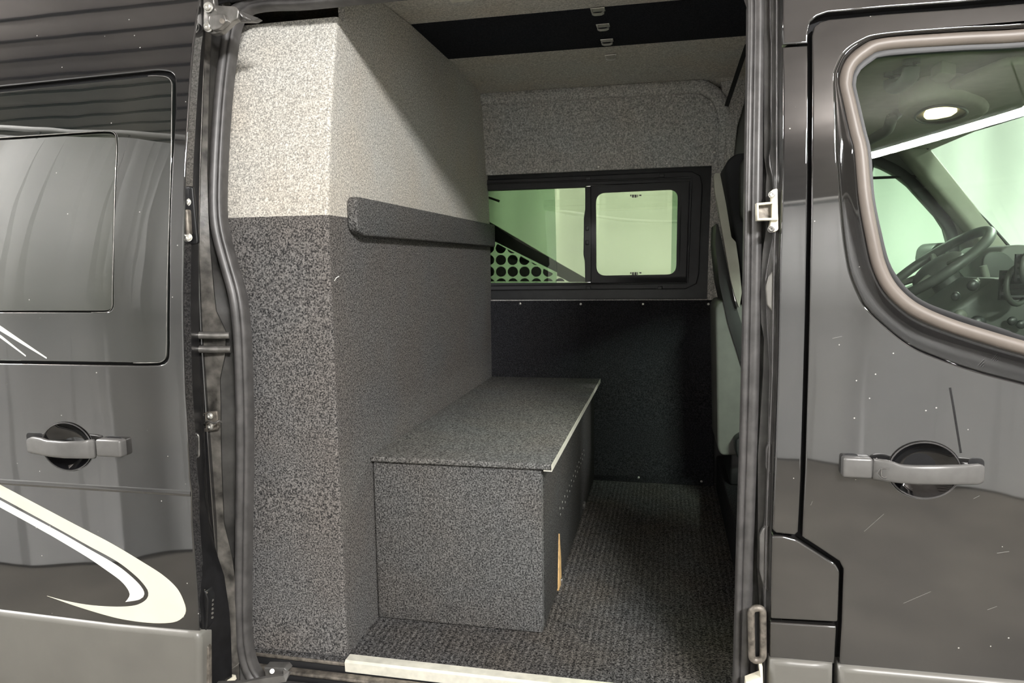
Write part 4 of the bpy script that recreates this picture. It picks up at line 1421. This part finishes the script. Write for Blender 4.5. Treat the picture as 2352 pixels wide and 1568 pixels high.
# far cab side with its window opening
win_far = [(1990, 378), (1999, 375.5), (2028, 386), (2057, 401), (2089, 426), (2121, 461), (2153, 496), (2172, 525), (2181, 558), (2183, 632), (2120, 646), (2070, 668), (2042, 630), (2025, 599), (2010, 500)]
wf = [tuple(p) for p in flatxz(win_far, YF)]
cabside = panel('cab_side', [(.42, .6), (2.2, .6), (2.2, 1.56), (1.50, 1.68), (1.345, 1.80), (1.02, 2.25), (1.02, 2.36), (.42, 2.36)], [wf], YF, .05, 'trim_grey', van, r=.01, bend=0)
cabside['label'] = 'far side of the cab with its door window'
fr_ = spline([at(x, y, y=YF - .012) for x, y in [(1992, 398), (2001, 366), (2030, 377), (2060, 392), (2094, 418), (2127, 454), (2160, 491), (2182, 525), (2190, 560), (2190, 640)]], .02)
sweep('window_rubber', fr_, [(-.022, -.01), (-.02, .006), (0, .012), (.02, .006), (.022, -.01)], 'rubber_black', van)['label'] = 'black rubber of the far cab window'
boxo('far_rubber_bar', at(1990, 412, y=YF - .02), at(2105, 402, y=YF - .01), 'rubber_black', van, .004)
panel('far_pane', wf, [], YF + .03, .004, 'cab_glass', van, r=.0005, bend=0)['label'] = 'glass of the far cab window'
# A pillar with trim: from the header corner down to the dash
a0, a1 = at(2131, 336, y=3.34), at(2322, 572, y=3.33)
t0, t1 = at(2060, 352, y=3.42), at(2265, 590, y=3.40)
ap = [(a0.x + .02, a0.z + .05), (a0.x, a0.z), (a1.x, a1.z), (a1.x + .1, a1.z - .12), (t1.x - .02, t1.z - .12), (t1.x, t1.z), ((t0.x + t1.x) / 2 - .01, (t0.z + t1.z) / 2 + .01), (t0.x, t0.z), (t0.x - .1, t0.z + .06)]
prism('pillar_trim', ap, 'y', 3.32, 3.44, 'trim_light', van, bev=.02)['label'] = 'pale lining of the far windscreen pillar'
# windscreen seal and glass
wsp = spline([at(2352, 262, y=2.55), at(2338, 267, y=2.6), at(2255, 293, y=2.95), at(2172, 316, y=3.25), at(2140, 326, y=3.31), at(2127, 345, y=3.33), at(2132, 362, y=3.33), at(2194, 437, y=3.33), at(2265, 508, y=3.33), at(2330, 580, y=3.33)], .02)
sweep('windscreen_seal', wsp, circ(.007, 8), 'rubber_black', van, up=Vector((-1, 0, 0)))
hx, hz = a0.x + .02, a0.z + .01
b0 = Vector((1.42, 3.36, 1.80))
mk('windscreen', [(hx + .02, 1.75, hz + .03), (hx + .02, 3.56, hz + .03), (1.60, 3.56, 1.55), (1.60, 1.75, 1.55)], [(0, 1, 2, 3)], 'cab_glass', van)
# headliner
hl_z = 2.235
bm = bmesh.new()
bx(bm, (.42, 1.72, hl_z), (hx + .02, 3.44, hl_z + .06), .02, 3)
hl = mkbm('headliner', bm, 'headliner', van, True)
hl['label'] = 'dark lining of the cab roof'
sweep('headliner_roll', spline([at(1985, 340, y=3.30), at(2040, 318, y=3.30), at(2128, 300, y=3.26), at(2250, 262, y=2.95), at(2352, 225, y=2.6)], .03), circ(.022, 10), 'headliner', van)
# overhead console with lit dome lamp
con = thing('overhead_console', 'grey overhead console with a lit dome lamp under the cab roof', 'console', (.85, 2.6, hl_z))
cp_ = [at(x, y, z=2.175) for x, y in [(2055, 262), (2105, 232), (2200, 222), (2262, 243), (2275, 262), (2235, 285), (2160, 290), (2105, 282)]]
prism('console_body', rnd([(p.x, p.y) for p in cp_], .05), 'z', 2.175, hl_z + .01, 'headliner', con, bev=.016)
lp_ = [at(x, y, z=2.170) for x, y in [(2121, 266), (2128, 255), (2150, 249), (2190, 250), (2200, 254), (2185, 264), (2150, 271), (2127, 272)]]
prism('dome_lens', rnd([(p.x, p.y) for p in lp_], .01), 'z', 2.166, 2.178, 'dome', con, bev=.003)['label'] = 'glowing warm white lamp lens'
lr_ = [at(x, y, z=2.172) for x, y in [(2102, 270), (2125, 250), (2170, 242), (2212, 248), (2218, 262), (2180, 278), (2130, 282)]]
sweep('lens_rim', spline(lr_, .01, True), circ(.004, 6), 'dash', con, closed=True, up=Vector((0, 0, 1)))
# sun visor, grab handle, roof mouldings
vis = [at(x, y, z=2.20) for x, y in [(2175, 200), (2300, 148), (2352, 140), (2420, 175), (2352, 232), (2260, 250), (2190, 232)]]
sv = prism('sun_visor', rnd([(p.x, p.y) for p in vis], .04), 'z', 2.195, 2.215, 'headliner', None, bev=.008)
tag(sv, 'flat grey sun visor folded up under the cab roof', 'visor')
vc = [at(x, y, z=2.19) for x, y in [(2135, 200), (2160, 184), (2196, 192), (2178, 206), (2150, 210)]]
vcl = prism('visor_clip', rnd([(p.x, p.y) for p in vc], .01), 'z', 2.208, 2.235, 'headliner', None, bev=.006)
tag(vcl, 'grey moulded clip holding the sun visor', 'clip')
ga, gb = at(2048, 200, z=2.20), at(2092, 172, z=2.20)
ghd = sweep('grab_handle', spline([ga + Vector((0, 0, .035)), ga + Vector((0, 0, .008)), ga.lerp(gb, .12) - Vector((0, 0, .006)), ga.lerp(gb, .5) - Vector((0, 0, .010)), ga.lerp(gb, .88) - Vector((0, 0, .006)), gb + Vector((0, 0, .008)), gb + Vector((0, 0, .035))], .008), circ(.013, 12, 1.5, 1), 'trim_grey', None, up=Vector((0, 0, 1)))
tag(ghd, 'grey grab handle under the cab roof', 'handle')
prism('recess', [(p.x, p.y) for p in (at(2040, 176, z=2.228), at(2088, 148, z=2.228), at(2112, 160, z=2.228), at(2110, 196, z=2.228), at(2052, 214, z=2.228))], 'z', 2.228, 2.236, 'dash_light', ghd, bev=.002)
gh = [at(x, y, z=zz) for x, y, zz in [(1986, 330, 2.21), (2005, 318, 2.17), (2038, 298, 2.165), (2048, 272, 2.18), (2060, 262, 2.22)]]
ghd = sweep('grab_handle', spline(gh, .01), circ(.016, 10), 'trim_grey', None, up=Vector((0, 0, 1)))
tag(ghd, 'grey grab handle above the far cab door', 'handle')

# dashboard
dash = thing('dashboard', 'dark grey dashboard with instrument hood and round air vents', 'dashboard', (1.5, 2.6, 1.2))
dpf = [(1.30, .9), (1.28, 1.30), (1.22, 1.45), (1.24, 1.62), (1.32, 1.72), (1.40, 1.765), (1.52, 1.775), (1.75, 1.74), (1.9, 1.5), (1.9, .9)]
prism('dash_body', [(a_, b_) for a_, b_ in dpf], 'y', 1.75, 3.40, 'dash', dash, bev=.03)
# instrument hood: dome seen from the side
hp_px = [(2249, 592), (2254, 578), (2266, 568), (2296, 563), (2335, 568), (2400, 585), (2440, 660), (2390, 700), (2300, 690), (2262, 676), (2246, 650)]
hpo = [(p.x, p.y) for p in flatxz(hp_px, 2.95)]
prism('instrument_hood', rnd(hpo, .02), 'y', 2.80, 3.16, 'trim_grey', dash, bev=.02)['label'] = 'pale edged instrument hood'
hpi = [(p.x, p.y) for p in flatxz([(2256, 596), (2262, 584), (2275, 577), (2308, 580), (2335, 606), (2346, 640), (2338, 668), (2300, 668), (2270, 655), (2256, 640)], 2.79)]
prism('instrument_face', rnd(hpi, .02), 'y', 2.785, 2.80, 'dash', dash, bev=.004)
# near vent and mouldings
for cx_, cy_, rr, yy in ((2338, 655, .055, 2.35), (2372, 615, .05, 2.3)):
    c = at(cx_, cy_, y=yy)
    o = sweep('air_vent', [c + Vector((-.02 * math.sin(a_) * 0 + rr * .75 * math.cos(a_), rr * .5 * math.cos(a_), rr * math.sin(a_))) for a_ in [2 * math.pi * i / 28 for i in range(28)]], circ(.008, 8), 'dash', dash, closed=True, up=Vector((-1, 0, 0)))
    bm = bmesh.new()
    for k in (-2, -1, 0, 1, 2):
        bx(bm, (c.x - rr * .6, c.y - .01, c.z + k * .016 - .003), (c.x + rr * .6, c.y + .03, c.z + k * .016 + .003))
    bx(bm, (c.x - rr * .7, c.y + .02, c.z - rr * .8), (c.x + rr * .7, c.y + .03, c.z + rr * .8))
    mkbm('vent_slat', bm, 'plastic_black', o)
cv = spline([at(x, y, y=2.72) for x, y in [(2200, 700), (2240, 690), (2262, 668), (2266, 640), (2258, 610)]], .01)
sweep('dash_moulding', cv, circ(.012, 8), 'dash_light', dash)
cv = spline([at(x, y, y=2.55) for x, y in [(2352, 690), (2310, 680), (2270, 672), (2240, 640)]], .01)
sweep('dash_moulding', cv, circ(.008, 8), 'dash_light', dash)
prism('centre_console', [(p.x, p.y) for p in flatxz([(2215, 690), (2290, 640), (2420, 640), (2440, 820), (2200, 800), (2150, 730)], 2.45)], 'y', 2.45, 2.75, 'dash', dash, bev=.02)
for x, y, r_ in ((2235, 655, .018), (2205, 725, .02), (2245, 742, .024), (2325, 737, .014), (2345, 745, .014), (2195, 680, .014)):
    c = at(x, y, y=2.42)
    bm = bmesh.new(); ball(bm, c, r_, 1, .6, 1, 14)
    mkbm('control_knob', bm, 'plastic_black' if x != 2205 else 'dash_light', dash, True)
bx0 = at(2172, 560, y=3.3)
# steering wheel
wc = Vector((.985, 2.95, 1.752))
u = Vector((.216, 0, .167)).normalized(); w_ = Vector((0, 1, 0)); n_ = u.cross(w_).normalized()
sw = thing('steering_wheel', 'dark four-spoke steering wheel seen from the side', 'steering wheel', wc)
RW = .205
rim = [wc + u * RW * math.cos(a_) + w_ * RW * math.sin(a_) for a_ in [2 * math.pi * i / 48 for i in range(48)]]
sweep('rim', rim, circ(.0185, 12), 'dash', sw, closed=True, up=n_)
ax = n_ if n_.x > 0 else -n_
bm = bmesh.new()
ball(bm, (0, 0, 0), .10, .8, 1, .42, 24)
q_ = ax.to_track_quat('Z', 'Y').to_matrix().to_4x4()
bmesh.ops.transform(bm, matrix=Matrix.Translation(wc + ax * .02) @ q_, verts=bm.verts)
mkbm('hub', bm, 'dash', sw, True)
bm = bmesh.new()
rg = []
for i in range(24):
    a_ = 2 * math.pi * i / 24
for a_ in (.35, math.pi - .35, math.pi * 1.25, math.pi * 1.75):
    e_ = wc + (w_ * math.cos(a_) + u * math.sin(a_)) * RW
    cyl(bm, wc + ax * .02, e_, .016, 8, .010)
    mkbm('spoke', bm, 'dash_light', sw, True); bm = bmesh.new()
cyl(bm, wc + ax * .03, wc + ax * .33 - Vector((0, 0, .02)), .05, 14, .08)
mkbm('column', bm, 'dash', sw, True)
cyl_ = cylo('stalk', wc + ax * .08, wc + ax * .06 + Vector((.02, -.20, -.02)), .008, 'dash_light', sw, 10)
# far door mirror outside and door top trim
mp = flatxz([(2132, 600), (2137, 570), (2150, 558), (2178, 556), (2182, 610), (2150, 612)], 3.72)
mir = prism('door_mirror', rnd([tuple(p) for p in mp], .02), 'y', 3.70, 3.92, 'plastic_black', None, bev=.012)
tag(mir, 'black door mirror outside the far cab window', 'mirror')
prism('mirror_arm', [(p.x, p.y) for p in flatxz([(2172, 585), (2190, 585), (2190, 612), (2172, 612)], 3.55)], 'y', 3.46, 3.74, 'plastic_black', mir, bev=.006)
boxo('door_top_trim', (.62, 3.34, 1.30), (1.45, 3.44, at(2100, 690, y=3.34).z), 'dash', van, .015)
cd_ = prism('paper_folder', [(p.x, p.y) for p in flatxz([(2160, 608), (2182, 596), (2184, 618), (2150, 632)], 3.38)], 'y', 3.36, 3.40, 'trim_light', None, bev=.003)
tag(cd_, 'cream folded item lying behind the steering wheel by the far door', 'folder')

# driver seat seen past the doorway
seat = thing('cab_seat', 'black cab seat with grey plastic side trim, seen past the front jamb', 'seat', (.45, 3.1, .845))
back_px = [(1664, 384), (1674, 364), (1692, 352), (1720, 350), (1790, 372), (1830, 700), (1840, 880), (1740, 880), (1728, 800), (1700, 620), (1684, 520), (1668, 440)]
prism('backrest', rnd([tuple(p) for p in flatxz(back_px, 3.05)], .02), 'y', 3.05, 3.34, 'seat_fabric', seat, bev=.03)
hr_px = [(1702, 372), (1712, 362), (1760, 362), (1780, 500), (1712, 512), (1702, 495), (1700, 430)]
prism('headrest', rnd([tuple(p) for p in flatxz(hr_px, 2.98)], .02), 'y', 2.98, 3.14, 'dash', seat, bev=.02)['label'] = 'grey headrest side'
fr_px = [(1639, 402), (1645, 396), (1654, 399), (1668, 470), (1680, 545), (1690, 555), (1698, 610), (1704, 672), (1698, 708), (1688, 680), (1678, 640), (1664, 560), (1650, 480), (1642, 440)]
prism('side_frame', rnd([tuple(p) for p in flatxz(fr_px, 2.95)], .006), 'y', 2.95, 2.99, 'trim_light', seat, bev=.006)['label'] = 'pale grey plastic edge of the seat back'
sb_px = [(1640, 490), (1646, 470), (1652, 512), (1646, 516), (1650, 560), (1672, 640), (1690, 740), (1712, 850), (1730, 960), (1720, 960), (1704, 860), (1680, 760), (1660, 680), (1644, 600), (1643, 540)]
prism('rear_shell', rnd([tuple(p) for p in flatxz([(1645, 512), (1650, 516), (1668, 600), (1690, 700), (1712, 770), (1760, 900), (1760, 960), (1706, 850), (1672, 742), (1652, 650), (1643, 560)], 2.99)], .006), 'y', 2.99, 3.30, 'rubber_black', seat, bev=.008)
prism('seat_base', rnd([tuple(p) for p in flatxz([(1643, 706), (1654, 690), (1700, 700), (1790, 720), (1790, 1046), (1656, 1046), (1648, 1030)], 3.0)], .02), 'y', 3.0, 3.36, 'trim_grey', seat, bev=.02)['label'] = 'grey plastic seat base side'
boxo('seat_rail', (.27, 3.02, .845), (.75, 3.34, at(1660, 1040, y=3.05).z + .02), 'rubber_black', seat, .01)
prism('recliner', rnd([tuple(p) for p in flatxz([(1689, 1010), (1704, 1000), (1720, 1004), (1720, 1060), (1700, 1064), (1690, 1040)], 2.92)], .01), 'y', 2.92, 3.0, 'plastic_black', seat, bev=.008)
